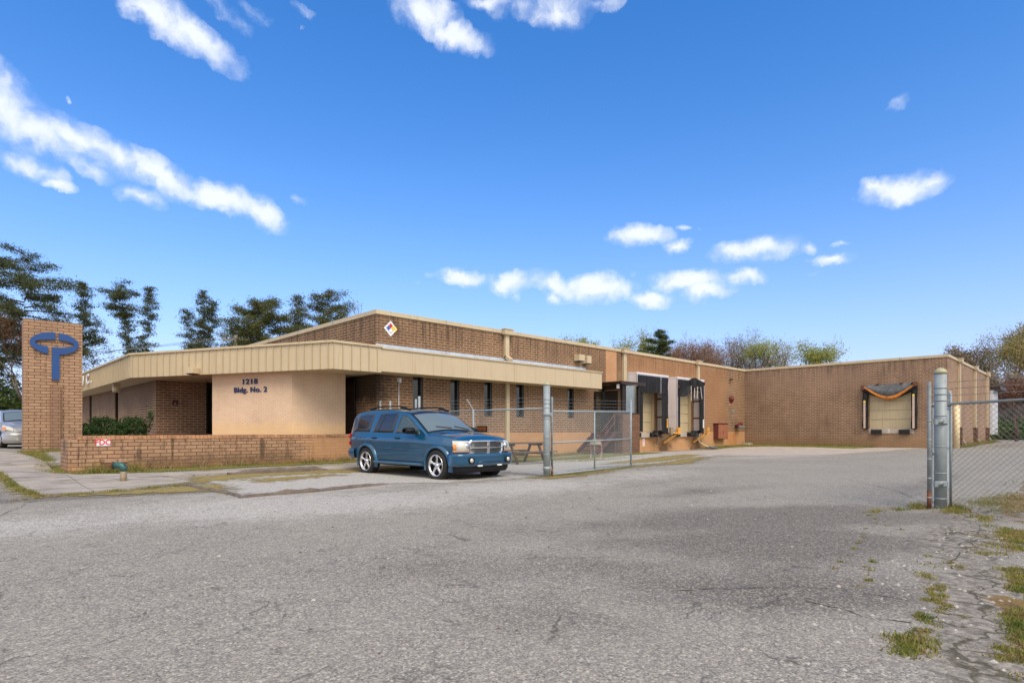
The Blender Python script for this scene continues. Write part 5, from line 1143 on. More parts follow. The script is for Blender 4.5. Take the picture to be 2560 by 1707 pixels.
def ws(m, x0, x1, f, off, nx=12, ny=16):
    P = []
    for i in range(nx + 1):
        x = x0 + (x1 - x0) * i / nx; P.append([Vector(topz(x, f * (-1 + 2 * j / ny))) + Vector((off * .6, 0, off)) for j in range(ny + 1)])
    m.grid(P)
o = part(suv, 'windscreen', lambda m: ws(m, .17, 1.05, 1.0, .006), trim_b); part(o, 'glass', lambda m: ws(m, .235, 1.0, .945, .010), shield); part(o, 'tint_strip', lambda m: ws(m, .235, .31, .945, .013), tint_g)
part(suv, 'windscreen_wiper', lambda m: (m.path([Vector(topz(.985, .0)) + Vector((0, 0, .03)), Vector(topz(.90, -.55)) + Vector((0, 0, .035))], .010, 5), m.path([Vector(topz(.99, .75)) + Vector((0, 0, .03)), Vector(topz(.92, .18)) + Vector((0, 0, .035))], .010, 5)), trim_b)
part(suv, 'sunroof', lambda m: ws(m, -.95, -.2, .55, .004), tint_g)
def hood(m):
    for f in (-.55, .55):
        P = []
        for i in range(12):
            x = 1.1 + 1.05 * i / 11; hh = .03 * math.sin(math.pi * min(1, (i + 1) / 9)) + .002; P.append([Vector(topz(x, f * (.72 + .28 * (2.2 - x)) + dv)) + Vector((0, 0, h_)) for dv, h_ in ((-.10, -.005), (-.03, hh), (.03, hh), (.10, -.005))])
        m.grid(P)
part(suv, 'hood_ridges', hood, suv_p)
part(suv, 'hood_vent', lambda m: [m.grid([[Vector(topz(x, f + dv)) + Vector((0, 0, .006)) for dv in (-.09, .09)] for x in (1.2, 1.32, 1.42)]) for f in (-.62, .62)], trim_b)
part(suv, 'hood_seam', lambda m: m.path([topz(x, -.97) for x in np.linspace(1.08, 2.18, 12)], .004, 4) or m.path([topz(x, .97) for x in np.linspace(1.08, 2.18, 12)], .004, 4), trim_b)
# grille: chrome surround with a cross
GO = [(-.52, .99), (.52, .99), (.585, .94), (.565, .69), (.46, .615), (-.46, .615), (-.565, .69), (-.585, .94)]
gx = lambda y: 2.325 - .06 * (y / .6) ** 2
def gs(m):
    n = len(GO); sc_ = .86
    for k in range(n):
        a, b = GO[k], GO[(k + 1) % n]; P = []
        for t in np.linspace(0, 1, 8):
            y, z = a[0] + (b[0] - a[0]) * t, a[1] + (b[1] - a[1]) * t; yi, zi = y * .90, .80 + (z - .80) * .73
            P.append([(gx(y) - .06, y, z), (gx(y) + .015, y, z), (gx(y) + .03, (y + yi) / 2, (z + zi) / 2), (gx(yi) + .012, yi, zi), (gx(yi) - .03, yi, zi)])
        m.grid(P, flip=True)
o = part(suv, 'grille', gs, chrome)
part(o, 'grille_cross', lambda m: (m.box(2.30, 2.352, -.045, .045, .65, .955), [m.bar((gx(a) + .01, a, .80), (gx(b) + .01, b, .80), .03, .028) for a, b in ((-.54, -.28), (-.28, 0), (0, .28), (.28, .54))]), chrome, bev=.006)
part(o, 'grille_badge', lambda m: m.prism([(-.03, .03), (-.018, .045), (.018, .045), (.03, .03), (.012, .0), (.008, -.03), (-.008, -.03), (-.012, .0)], 2.353, 2.362, lambda a, b, h: (h, a, .84 + b)), chrome_dark)
part(o, 'mesh', lambda m: m.grid([[(gx(y) - .015, y, z) for z in (.63, .80, .975)] for y in np.linspace(-.53, .53, 9)], flip=True), grille_m)
part(o, 'mesh_bars', lambda m: [m.path([(gx(y) - .008, y, z) for y in np.linspace(-.52, .52, 7)], .004, 4) for z in np.arange(.65, .96, .024)], chrome_dark)
def bumper_curve(side_x, front_x, hy, n=30):
    P = [(side_x, -hy)]
    for i in range(n + 1):
        a = -math.pi / 2 + math.pi * i / n; ca, sa = math.cos(a), math.sin(a); P.append((side_x + (front_x - side_x) * abs(ca) ** .42, hy * (abs(sa) ** .62) * (1 if sa > 0 else -1)))
    return P + [(side_x, hy)]
def bumper(m, side_x, front_x, hy, prof, flip=False):
    P = []
    for x, y in bumper_curve(side_x, front_x, hy):
        l = math.hypot(x - side_x, y) or 1; sx_ = (1 if front_x > side_x else -1); P.append([(x + o_ * sx_ * (abs(x - side_x) / abs(front_x - side_x)), y + o_ * (abs(y) / hy) ** 3 * (1 if y > 0 else -1), z) for o_, z in prof])
    m.grid(P, flip=flip)
part(suv, 'front_bumper', lambda m: bumper(m, 1.96, 2.395, .965, [(-.10, .675), (-.015, .67), (.018, .65), (.022, .61), (.008, .565), (.012, .50), (0, .42), (-.03, .37), (-.12, .355)]), suv_p)
part(suv, 'front_valance', lambda m: bumper(m, 2.0, 2.33, .86, [(0, .38), (-.0, .29), (-.05, .21), (-.15, .20)]), trim_b)
for q in (-.33, .33): part(suv, 'tow_hook', lambda m: m.obox((2.40, q, .375), (0, 1, 0), (1, 0, 0), (0, 0, 1), .075, .02, .018), white_p, bev=.01)
part(suv, 'bumper_crease', lambda m: m.path([(2.41, -.42, .44), (2.415, -.25, .495), (2.417, .25, .495), (2.41, .42, .44)], .012, 6), suv_p)
part(suv, 'rear_bumper', lambda m: bumper(m, -2.1, -2.66, .96, [(-.10, .72), (0, .71), (.01, .62), (0, .5), (-.06, .42)], True), suv_p)
m = M()
# red lettering on the front door
cu_f = lambda x, y, z: (.28 + x, -(car.y(.5, .79) + .004 + z), .79 + y)
text('door_decal', 'ΩM', red_sign, suv, .085, lambda x, y, z: (.50 + x * 1.25, -(car.y(.6, .79) + .006), .775 + y), .0005, 'LEFT', offset=-.004)
# the grey sedan behind the pylon
sd2 = thing('parked_sedan', 'dark grey sedan half hidden behind the brick pylon at the left edge', 'car', (2.15, 30.0, g(1.1, 28.5) - .02), R(-82))
ZT2 = [(-2.25, .92), (-2.0, 1.02), (-1.6, 1.06), (-.9, 1.36), (-.3, 1.44), (.2, 1.42), (.5, 1.33), (1.22, .99), (1.3, .97), (1.9, .86), (2.15, .76), (2.28, .60)]
c2 = Car(sd2, ZT2, .22, .90, [(-2.2, .95), (0, .94), (1.3, .90), (2.3, .62)], .62, (-1.35, 1.35), .32, -2.25, 2.28, [(-2.25, .8), (-1.8, .97), (1.5, 1.0), (1.95, .93), (2.15, .83), (2.28, .70)], [(-2.25, .35), (-1.8, .22), (2.28, .24)], 1.12)
ZT_s, car_s = ZT, car; ZT = ZT2; car = c2
c2.body(grey_p, .05); part(sd2, 'chassis', lambda m: m.box(-2, 2.0, -.7, .7, .14, .6), dark_in)
o = part(sd2, 'windscreen', lambda m: ws(m, .5, 1.24, .98, .004), trim_b); part(o, 'glass', lambda m: ws(m, .55, 1.2, .93, .008), shield)
for sd_ in (-1, 1):
    for nm, lo, hi in (('rear_door_window', [(-1.25, .99), (-.22, .97)], [(-.85, 1.28), (-.22, 1.34)]), ('front_door_window', [(-.12, .965), (1.0, .93)], [(-.12, 1.34), (.35, 1.30), (.95, .97)])): part(sd2, nm, lambda m: c2.patch(m, lo, hi, .006, sd_), tint_g)
    def hl2(m):
        P = []
        for x, y, zz in ((2.24, .36, .60), (2.22, .55, .63), (2.13, .72, .68), (1.98, .82, .73), (1.75, .88, .77)): P.append([(x - .02, sd_ * y, zz - .07 - .0), (x + .02, sd_ * (y + .012), zz - .03), (x - .0, sd_ * (y + .01), zz + .05), (x - .05, sd_ * (y - .02), zz + .09)])
        m.grid(P, flip=sd_ > 0)
    o = part(sd2, 'headlight', hl2, lamp_c); part(o, 'turn_signal', lambda m: m.grid([[(x, sd_ * y, z) for z in (.66, .80)] for x, y in ((1.98, .845), (1.85, .88), (1.76, .90))], flip=sd_ > 0), amber)
    part(sd2, 'side_mirror', lambda m: (m.bar((.78, sd_ * .84, .98), (.80, sd_ * .95, 1.0), .06, .04), m.obox((.78, sd_ * 1.0, 1.02), (1, 0, 0), (0, 1, 0), (0, 0, 1), .07, .09, .07)), grey_p, bev=.03)
    part(sd2, 'door_seam', lambda m: (c2.line(m, [(-.17, 1.3), (-.17, .3)], .004, .001, sd_), c2.line(m, [(.92, .9), (.95, .3)], .004, .001, sd_)), trim_b)
    for wx in c2.wx: wheel(sd2, wx, sd_, .32, .21, .80, .21)
part(sd2, 'front_bumper', lambda m: bumper(m, 1.75, 2.34, .90, [(-.06, .60), (.0, .56), (.02, .48), (.0, .36), (.02, .28), (-.03, .20)]), grey_p)
part(sd2, 'lower_intake', lambda m: m.grid([[(2.375 - .12 * (y / .6) ** 2, y, z) for z in (.30, .40)] for y in np.linspace(-.6, .6, 11)], flip=True), trim_b)
for q in (-.58, .58): part(sd2, 'fog_light', lambda m: m.tube((2.27, q, .35), (2.325, q, .35), .045, n=12), lamp_c)
part(sd2, 'grille', lambda m: m.grid([[(2.345, y, z) for z in (.50, .62)] for y in np.linspace(-.34, .34, 5)], flip=True), chrome_dark)
ZT, car = ZT_s, car_s

# ------------------------------------------------------------------ vegetation
def quads_mesh(name, cen, size, mt_, parent=None, squash=1.0, elong=1.0, updir=None):
    """many small leaf faces at given centres"""
    n = len(cen); a = rng.normal(size=(n, 3)); a /= np.linalg.norm(a, axis=1)[:, None]
    if updir is not None: a = a * .45 + updir; a /= np.linalg.norm(a, axis=1)[:, None]
    b = np.cross(a, rng.normal(size=(n, 3))); b /= np.linalg.norm(b, axis=1)[:, None]
    s_ = np.asarray(size) * rng.uniform(.55, 1.3, n); a = a * (s_ * elong)[:, None]; b = b * (s_ * squash)[:, None]
    V = np.stack([cen - a, cen + b * .75, cen + a, cen - b * .75], 1).reshape(-1, 3)
    me = bpy.data.meshes.new(name); me.vertices.add(4 * n); me.vertices.foreach_set('co', V.astype(np.float32).ravel()); me.loops.add(4 * n); me.loops.foreach_set('vertex_index', np.arange(4 * n, dtype=np.int32))
    me.polygons.add(n); me.polygons.foreach_set('loop_start', np.arange(0, 4 * n, 4, dtype=np.int32)); me.polygons.foreach_set('loop_total', np.full(n, 4, dtype=np.int32)); me.update(calc_edges=True); me.materials.append(mt_)
    return link(bpy.data.objects.new(name, me), parent)
def evergreen(x, y, H, base, rad, label, leafm, group, seed, kind='cedar', lean=0, dens=1.0, barkm=None, trunk_r=None, leaf=.11, fork=False, tops=None, extra=None, cat='tree', name='evergreen_tree'):
    r = random.Random(seed); z0 = g(x, y); t = thing(name, label, cat, (x, y, z0), 0, group); tm = M(); pts = []
    tr = trunk_r or H * .013
    tops = tops or [(lean, 0, 1.0)]
    for ti, (lx_, ly_, hs) in enumerate(tops):
        Ht = H * hs; tx = lambda z: (lx_ * (z / Ht) ** 1.3 + .12 * math.sin(z * .7 + ti), ly_ * (z / Ht) ** 1.3 + .1 * math.cos(z * .5 + ti))
        tm.path([(x + tx(z)[0], y + tx(z)[1], z0 + z) for z in np.linspace(-.2, Ht * .99, 14)], tr * (1 if ti == 0 else .7), 7, tr * .12)
        z = base if not isinstance(base, (list, tuple)) else base[ti]; zb = z; rd = rad if not isinstance(rad, (list, tuple)) else rad[ti]
        while z < Ht:
            f = (z - zb) / (Ht - zb)
            if kind == 'cedar': L = rd * (1 - f) ** .75 * (.75 + .25 * math.sin(f * 9)) * (.55 + .45 * min(1, f * 5 + .3))
            elif kind == 'pine': L = rd * math.sin(math.pi * (.16 + .80 * f)) ** .8 * r.uniform(.6, 1.1)
            else: L = rd * math.sqrt(max(.02, 1 - (2 * f - .9) ** 2 * .9))
            a = r.uniform(0, 6.28); L *= r.uniform(.5, 1.15); up = {'cedar': .35, 'pine': .12, 'round': .45}[kind] + r.uniform(-.15, .25)
            p0 = Vector((x + tx(z)[0], y + tx(z)[1], z0 + z)); d = Vector((math.cos(a), math.sin(a), up)); P = [p0 + d * (L * q) + Vector((0, 0, (-.10 if kind != 'cedar' else .05) * L * q * q)) for q in (0, .35, .7, 1)]
            tm.path(P, tr * .28 * (1 - f * .7) + .008, 4, .006)
            nc = max(3, int(L * (5.6 if kind != 'pine' else 4.6) * dens))
            for k in range(nc):
                q = r.uniform(.25 if kind != 'pine' else .4, 1.06); c = P[0].lerp(P[3], q) + Vector((r.gauss(0, .14), r.gauss(0, .14), r.gauss(0, .07))) * (.45 + L * .22)
                nl = int(r.uniform(26, 58) * dens); s_ = r.uniform(.14, .30) * (1 if kind != 'pine' else 1.1) * (.7 + .25 * L ** .5)
                fl = .5 if kind != 'round' else .6; pts.append(rng.normal(size=(nl, 3)) * np.array([s_, s_, s_ * fl]) + np.array(c) + np.array([d.x, d.y, .1]) * rng.uniform(-.25, .25, (nl, 1)))
            z += r.uniform(.06, .17) * (H / 9) / dens ** .3
    if extra: pts.append(extra(np.array([x, y, z0])))
    tm.build('trunk', barkm or bark, t); P_ = np.concatenate(pts) - np.array(t.location)
    quads_mesh('crown', P_, leaf * .62, leafm, t, .45, 1.2); return t
def broadleaf(x, y, H, W, label, leafm, group, seed, leaves=.6, barkm=None, twig=1.0, leaf=.12, base=.18, depth=5, name='bare_tree', spread=.55):
    r = random.Random(seed); z0 = g(x, y); t = thing(name, label, 'tree', (x, y, z0), 0, group); tm = M(); tips = []
    def grow(p, d, L, rad, lv):
        e = p + d * L; q = p.lerp(e, .5) + Vector((r.gauss(0, .05), r.gauss(0, .05), r.gauss(0, .03))) * L
        tm.path([p, q, e], rad, 5 if lv < 2 else 3, rad * .62)
        if lv >= 2: tips.append((q, e, lv))
        if lv >= depth: return
        for k in range(r.choice((2, 3, 3)) if lv else r.choice((3, 4))):
            ax = d.orthogonal().normalized(); ax.rotate(Matrix.Rotation(r.uniform(0, 6.28), 3, d)); nd = (d + ax * r.uniform(.25, 1.0) * spread * 1.35 + Vector((0, 0, .16))).normalized(); nd.x *= W; nd.y *= W; nd.normalize()
            grow(e if k else q.lerp(e, .7), nd, L * r.uniform(.62, .86), rad * .58, lv + 1)
    grow(Vector((x, y, z0 - .2)), Vector((r.uniform(-.08, .08), r.uniform(-.08, .08), 1)).normalized(), H * base + .2, H * .011, 0)
    top = max(v[2] for v in tm.v); k = H / (top - z0)
    tm.v = [(x + (a - x) * (.5 + .5 * k), y + (b - y) * (.5 + .5 * k), z0 + (c - z0) * k) for a, b, c in tm.v]; sc2 = lambda p: np.array([x + (p.x - x) * (.5 + .5 * k), y + (p.y - y) * (.5 + .5 * k), z0 + (p.z - z0) * k])
    tm.build('trunk', barkm or bark_pale, t); pts = []
    for q, e, lv in tips:
        if lv >= depth - 1 and r.random() < leaves:
            n_ = int(r.uniform(7, 16) * (.5 + leaves)); tt = rng.uniform(0, 1.1, (n_, 1)); pts.append(sc2(q) * (1 - tt) + sc2(e) * tt + rng.normal(size=(n_, 3)) * (.10 + .02 * H))
    if pts: quads_mesh('crown', np.concatenate(pts) - np.array(t.location), leaf * .72, leafm, t, .7, 1.0)
    return t
def spot(px, Z):
    k = (px - 1280) / 1464; return CY * k * Z + SY * Z, -SY * k * Z + CY * Z
def top(py, Z, x, y): return 1.25 + (1074 - py) / 1464 * Z - g(x, y)
GL = 'evergreens standing behind the office'
def ev(px, py, Z, **k):
    x, y = spot(px, Z); H = top(py, Z, x, y); return evergreen(x, y, H, group=GL, **k)
def brownvine(c):
    return np.concatenate([rng.normal(size=(900, 3)) * np.array([.9, .9, 1.1]) + c + np.array([dx, dy, dz]) for dx, dy, dz in ((-2.2, 1, 5.2), (-.6, -.3, 3.8), (-2.8, 0, 7.2), (-1.4, 0, 2.4))])
GD = 'evergreens standing behind the office'
x, y = spot(58, 44); t0 = evergreen(x, y, top(622, 44, x, y), 5.5, 4.4, 'tallest open-crowned pine, behind the brick pylon at the left edge', L_cedar, GD, 11, 'pine', dens=1.3, leaf=.12, trunk_r=.30)
broadleaf(x - .2, y - 2.2, 9.6, 1.0, 'rusty leaved tangle of branches at the left edge beside the tall pine', L_brown, 'vine-hung trees left of the pylon', 5, .5, bark, leaf=.09, depth=6, name='broadleaf_tree')
x, y = spot(12, 50); evergreen(x, y, top(740, 50, x, y), 3, 2.6, 'dark evergreen at the very left edge below the tall pine', L_cedar, GD, 12, 'pine', dens=1.1, leaf=.12)
ev(216, 708, 48, base=6.6, rad=1.9, label='dark evergreen just right of the pylon top', leafm=L_cedar, seed=13, kind='cedar', dens=1.2, tops=[(-.3, .3, 1.0)], leaf=.12)
ev(262, 704, 50, base=10.2, rad=2.2, label='evergreen with a bare leaning trunk and a high tuft', leafm=L_cedar, seed=14, kind='pine', dens=1.3, tops=[(1.0, -.6, 1.0)], leaf=.12, barkm=bark_pale)
ev(238, 800, 52, base=2.5, rad=1.9, label='low dark evergreen behind the two taller ones right of the pylon', leafm=L_cedar, seed=15, kind='round', dens=.55, leaf=.12)
ev(150, 790, 54, base=3.0, rad=2.4, label='dark evergreen mass hidden behind the pylon top', leafm=L_cedar, seed=27, kind='pine', dens=.6, leaf=.12)
ev(350, 716, 50, base=3.6, rad=1.75, label='shaggy twin-trunked cedar above the left corner of the canopy', leafm=L_cedar, seed=16, kind='cedar', dens=1.2, tops=[(.6, -.4, 1.0), (-1.2, 1.0, .86)], leaf=.12, barkm=bark_pale)
ev(505, 724, 50, base=3.2, rad=2.5, label='broad cone shaped cedar standing alone over the middle of the canopy', leafm=L_cedar, seed=17, kind='cedar', dens=1.1, tops=[(.0, 0, 1.0), (-1.0, .9, .86), (.7, -.6, .93)], leaf=.12, barkm=bark_pale)
ev(662, 757, 47, base=3.6, rad=3.1, label='dense round headed evergreen left of the brick end wall', leafm=L_cedar2, seed=18, kind='round', dens=1.4, leaf=.12)
ev(620, 815, 52, base=3, rad=2.4, label='small low evergreen beside the utility pole', leafm=L_cedar, seed=19, kind='round', dens=.8, leaf=.12)
ev(742, 740, 49, base=3.6, rad=2.2, label='ragged narrow evergreen between two rounder ones', leafm=L_cedar2, seed=20, kind='cedar', dens=1.1, leaf=.12)
ev(822, 729, 48, base=4.4, rad=2.6, label='olive round topped evergreen nearest the brick corner', leafm=L_cedar2, seed=21, kind='round', dens=1.3, leaf=.11)
x, y = spot(895, 60); broadleaf(x, y, top(758, 60, x, y), .8, 'thin bare treetop just left of the brick corner', L_tan, 'leafless trees', 22, .15, bark_pale, depth=6)
# utility pole with its wires
x, y = spot(590, 46); t = thing('utility_pole', 'wooden utility pole with a crossarm behind the canopy roof', 'utility pole', (x, y, g(x, y)))
zt_ = 1.25 + (1074 - 838) / 1464 * 46
m = M(); m.tube((x, y, 0), (x, y, zt_), .15, .12, 10); m.build('pole', bark_pale, t)
m = M(); d = Vector((CY, -SY, 0)); c = Vector((x, y, zt_ - .35)); m.bar(c - d * 1.1, c + d * 1.1, .1, .12); m.build('crossarm', bark_pale, t)
m = M()
for q in (-1, -.5, .5, 1): m.tube(c + d * q, c + d * q + Vector((0, 0, .22)), .05, .04, 8)
m.build('insulator', galv_dark, t)
m = M()
for q in (-1, 1, .0): a = c + d * q + Vector((0, 0, .24)); b = a - d * 34 + Vector((0, 0, -1.2 + q * .3)); m.path([a.lerp(b, k / 14) + Vector((0, 0, -1.0 * math.sin(math.pi * k / 14))) for k in range(15)], .012, 4)
m.build('wire', galv_dark, t)
# trees beyond the warehouse
GR = 'trees in the wood behind the warehouse'
def bl(px, py, Z, W, label, leafm, seed, **k):
    x, y = spot(px, Z); return broadleaf(x, y, top(py, Z, x, y), W, label, leafm, GR, seed, **k)
bl(1455, 842, 90, .9, 'small round pale green treetop alone above the middle of the roof', L_spring, 31, leaves=1.0, leaf=.17, depth=6, name='spring_tree')
bl(1512, 862, 88, 1.0, 'faint low green treetop left of the second rain head', L_spring, 32, leaves=.6, leaf=.15, name='spring_tree', depth=6)
bl(1560, 848, 84, .9, 'thin yellow-green tree right above the second rain head', L_spring, 33, leaves=.7, leaf=.14, name='spring_tree', depth=6)
bl(1612, 828, 84, 1.0, 'tall airy yellow-green tree left of the green pine', L_spring, 34, leaves=.8, leaf=.15, name='spring_tree', depth=6)
x, y = spot(1652, 80); evergreen(x, y, top(826, 80, x, y), 5, 6.0, 'bright green pine above the dock shelters', L_pine, 'pines behind the warehouse', 35, 'cedar', dens=1.3, leaf=.17)
x, y = spot(1610, 86); evergreen(x, y, top(862, 86, x, y), 5, 5.0, 'lower green pine left of the bright one', L_pine, 'pines behind the warehouse', 36, 'cedar', dens=1.2, leaf=.17)
bl(1700, 815, 92, 1.0, 'tall pale bare tree with upright twigs right of the pine', L_tan, 37, leaves=.1, depth=6)
bl(1712, 850, 84, 1.1, 'dense brown budding tree right of the pine', L_tan, 38, leaves=.8, leaf=.11, depth=6, barkm=bark_red)
bl(1735, 852, 80, 1.0, 'reddish brown budding tree, the nearer of the two red ones', L_red, 39, leaves=.8, leaf=.11, depth=6, barkm=bark_red)
bl(1762, 858, 86, .9, 'small red tree with a yellow-green tip', L_red, 40, leaves=.8, leaf=.11, depth=6, barkm=bark_red)
bl(1800, 850, 82, 1.1, 'grey bare tree between the red tree and the tall bare one', L_tan, 41, leaves=.6, depth=6)
bl(1832, 822, 84, .85, 'tallest bare tree near the inner corner, with a forked top', L_tan, 42, leaves=.4, depth=6, barkm=bark)
bl(1868, 848, 80, 1.0, 'dark forked bare tree directly above the inner corner', L_tan, 43, leaves=.25, depth=6, barkm=bark)
bl(1850, 862, 90, 1.1, 'bushy brown tree behind the dark forked one', L_tan, 44, leaves=.5, leaf=.11, depth=6, barkm=bark_red)
bl(1925, 834, 76, 1.05, 'wide airy yellow-green tree right of the inner corner', L_spring, 45, leaves=.55, leaf=.13, name='spring_tree', depth=6, barkm=bark)
bl(1960, 850, 86, 1.0, 'thin tree with few leaves at the right side of the yellow-green one', L_yell, 46, leaves=.45, depth=6)
bl(2042, 848, 76, .8, 'bright green rounded tree standing apart above the wing roof', L_spring, 47, leaves=.8, leaf=.14, name='spring_tree', depth=6, barkm=bark)
bl(2085, 905, 80, .7, 'sparse little treetop beside the bright green tree', L_yell, 53, leaves=.3, depth=5)
GW = 'trees on the bank beyond the side wall'
def bw(px, py, Z, W, label, leafm, seed, **k):
    x, y = spot(px, Z); return broadleaf(x, y, top(py, Z, x, y), W, label, leafm, GW, seed, **k)
bw(2385, 866, 78, .9, 'low brown-leaved treetop above the corner of the wing', L_tan, 61, leaves=.7, leaf=.16, depth=6)
bw(2432, 862, 78, .95, 'brown bare tree behind the three downspouts', L_tan, 62, leaves=.6, leaf=.14, depth=6, barkm=bark)
bw(2500, 822, 72, .95, 'large yellow-green tree at the top of the bank', L_yell, 63, leaves=.32, leaf=.12, depth=7, barkm=bark, name='spring_tree')
bw(2540, 806, 68, 1.0, 'tall half-bare tree at the right edge with yellow leaves', L_yell, 64, leaves=.6, leaf=.16, depth=7, barkm=bark_pale)
bw(2590, 830, 70, 1.05, 'reddish bare tree at the far right edge', L_red, 65, leaves=.6, leaf=.14, depth=6, barkm=bark_red)
bw(2530, 900, 62, 1.2, 'grey tangle of bare branches above the fence rail', L_tan, 66, leaves=.35, depth=7, barkm=bark_pale)
bw(2500, 930, 60, 1.2, 'low grey-brown bare tree behind the white dock enclosure', L_tan, 67, leaves=.5, depth=7, barkm=bark_pale)
bw(2570, 940, 58, 1.3, 'low reddish thicket tree behind the fence mesh', L_red, 68, leaves=.5, depth=7, barkm=bark_red)
# thickets and undergrowth
def thicket(name, area, n, hgt, mt_, leaf, stems=True):
    (x0, x1), (Z0, Z1) = area; pts = []; tm = M(); r = random.Random(n)
    for i in range(n):
        px = r.uniform(x0, x1); Z = r.uniform(Z0, Z1); x, y = spot(px, Z); z = g(x, y); h = hgt * r.uniform(.5, 1.1); c = np.array([x, y, z + h * r.uniform(.15, .85)])
        pts.append(rng.normal(size=(70, 3)) * np.array([.55, .55, .35 * h * .6]) + c)
    return quads_mesh(name, np.concatenate(pts), leaf, mt_)
o = thicket('undergrowth', ((2478, 2640), (52, 62)), 130, 1.7, L_bush, .14); o['kind'] = 'stuff'
o = thicket('undergrowth', ((2478, 2700), (66, 90)), 170, 7.0, L_tan, .09); o['kind'] = 'stuff'
o = thicket('undergrowth', ((-80, 60), (46, 60)), 170, 4.6, L_bush, .15); o['kind'] = 'stuff'
o = thicket('undergrowth', ((1690, 1990), (92, 110)), 420, 10.5, L_tan, .09); o['kind'] = 'stuff'
def twigs(name, x0, x1, Z0, Z1, n, h0, h1, mt_):
    r = random.Random(n); m = M()
    for i in range(n):
        px = r.uniform(x0, x1); Z = r.uniform(Z0, Z1); x, y = spot(px, Z); z = g(x, y); H = r.uniform(h0, h1); p = Vector((x, y, z)); 
        top_ = p + Vector((r.gauss(0, .5), r.gauss(0, .5), H)); m.path([p, p.lerp(top_, .5) + Vector((r.gauss(0, .15), r.gauss(0, .15), 0)), top_], .05, 3, .012)
        for k in range(7):
            q = r.uniform(.25, .95); a = p.lerp(top_, q); d = Vector((r.gauss(0, 1), r.gauss(0, 1), r.uniform(.6, 1.6))).normalized(); m.path([a, a + d * (H * .22 * (1.1 - q) + .4)], .02, 3, .006)
    o = m.build(name, mt_, None); o['kind'] = 'stuff'; return o
twigs('thicket', 2478, 2680, 60, 85, 380, 4, 8.5, bark_pale); twigs('thicket', 1700, 1960, 84, 105, 460, 7, 13.5, bark_pale)
# evergreen shrubs behind the retaining wall
for px, Z, w_, h_, lb in ((212, 20.6, .42, .55, 'small dark shrub half hidden by the pylon'), (258, 20.0, .62, .80, 'rounded dark green shrub, middle one behind the retaining wall'), (232, 20.4, .42, .55, 'low dark shrub between the pylon and the rounded one'), (334, 20.2, .60, .80, 'dark green shrub with a stray sprig nearest the brick office corner'), (296, 19.8, .40, .62, 'low dark shrub between the two rounded ones')):
    x, y = spot(px, Z); z = .93; t = thing('shrub', lb, 'shrub', (x, y, z), 0, 'shrubs in the planting bed'); m = M()
    for k in range(9): m.path([(x, y, z - .1), (x + random.gauss(0, w_ * .35), y + random.gauss(0, w_ * .35), z + h_ * .8)], .012, 4, .004)
    m.build('stem', bark, t); n_ = int(5200 * w_); v = rng.normal(size=(n_, 3)); v /= np.linalg.norm(v, axis=1)[:, None]; rr = rng.uniform(.35, 1.0, (n_, 1)) ** .5; lump = 1 + .16 * np.sin(v[:, :1] * 7 + px) * np.cos(v[:, 1:2] * 6) + .10 * np.sin(v[:, 2:] * 11)
    P_ = v * rr * lump * np.array([w_ * .75, w_ * .75, h_ * .62]) + np.array([0, 0, h_ * .38]); P_ = P_[P_[:, 2] > -.05]
    if 'sprig' in lb: P_ = np.concatenate([P_, rng.normal(size=(160, 3)) * np.array([.05, .05, .16]) + np.array([.42, -.40, h_ * .95])])
    quads_mesh('foliage', P_, .045, L_shrub, t, .5, 1.1)
# grass tufts
def blades(name, spots, mt_):
    """spots: list of (x, y, spread_x, spread_y, count, height)"""
    V = []; 
    for x, y, sx_, sy_, n, h in spots:
        X_ = x + rng.normal(size=n) * sx_; Y_ = y + rng.normal(size=n) * sy_; Z_ = gz(X_, Y_) + .0; H_ = h * rng.uniform(.35, 1.25, n); a = rng.uniform(0, 6.283, n); w_ = rng.uniform(.003, .007, n) * (1 + h * 3); ln = H_ * rng.uniform(.1, .9, n); b = rng.uniform(0, 6.283, n)
        A = np.stack([X_ - np.cos(a) * w_, Y_ - np.sin(a) * w_, Z_], 1); B = np.stack([X_ + np.cos(a) * w_, Y_ + np.sin(a) * w_, Z_], 1); T_2 = np.stack([X_ + np.cos(b) * ln, Y_ + np.sin(b) * ln, Z_ + H_], 1); V.append(np.stack([A, B, T_2], 1))
    V = np.concatenate(V).reshape(-1, 3); n = len(V) // 3; me = bpy.data.meshes.new(name); me.vertices.add(3 * n); me.vertices.foreach_set('co', V.astype(np.float32).ravel()); me.loops.add(3 * n); me.loops.foreach_set('vertex_index', np.arange(3 * n, dtype=np.int32))
    me.polygons.add(n); me.polygons.foreach_set('loop_start', np.arange(0, 3 * n, 3, dtype=np.int32)); me.polygons.foreach_set('loop_total', np.full(n, 3, dtype=np.int32)); me.update(calc_edges=True); me.materials.append(mt_)
    o = link(bpy.data.objects.new(name, me)); o['kind'] = 'stuff'; return o
def along(pts, step, sp, n, h, jitter=.05):
    r = random.Random(len(pts) * 7 + int(step * 100)); out = []
    for (a, b), (c, d) in zip(pts, pts[1:]):
        L = math.hypot(c - a, d - b); k = 0
        while k < L:
            t_ = k / L; out.append((a + (c - a) * t_ + r.gauss(0, jitter), b + (d - b) * t_ + r.gauss(0, jitter), sp, sp, max(3, int(n * r.uniform(.2, 1.8))), h * r.uniform(.5, 1.4))); k += step * r.uniform(.5, 1.5)
    return out
S = []
S += along([(2.3, 17.9), (10.4, 18.1)], .10, .09, 55, .09, .12) + along([(2.3, 17.5), (10.4, 17.3)], .14, .12, 40, .05, .12)
S += along([(2.0, 17.4), (2.0, 21), (2.0, 24.4)], .1, .1, 50, .08, .08) + along([(1.9, 24.5), (3.3, 24.5)], .12, .14, 60, .12, .1)
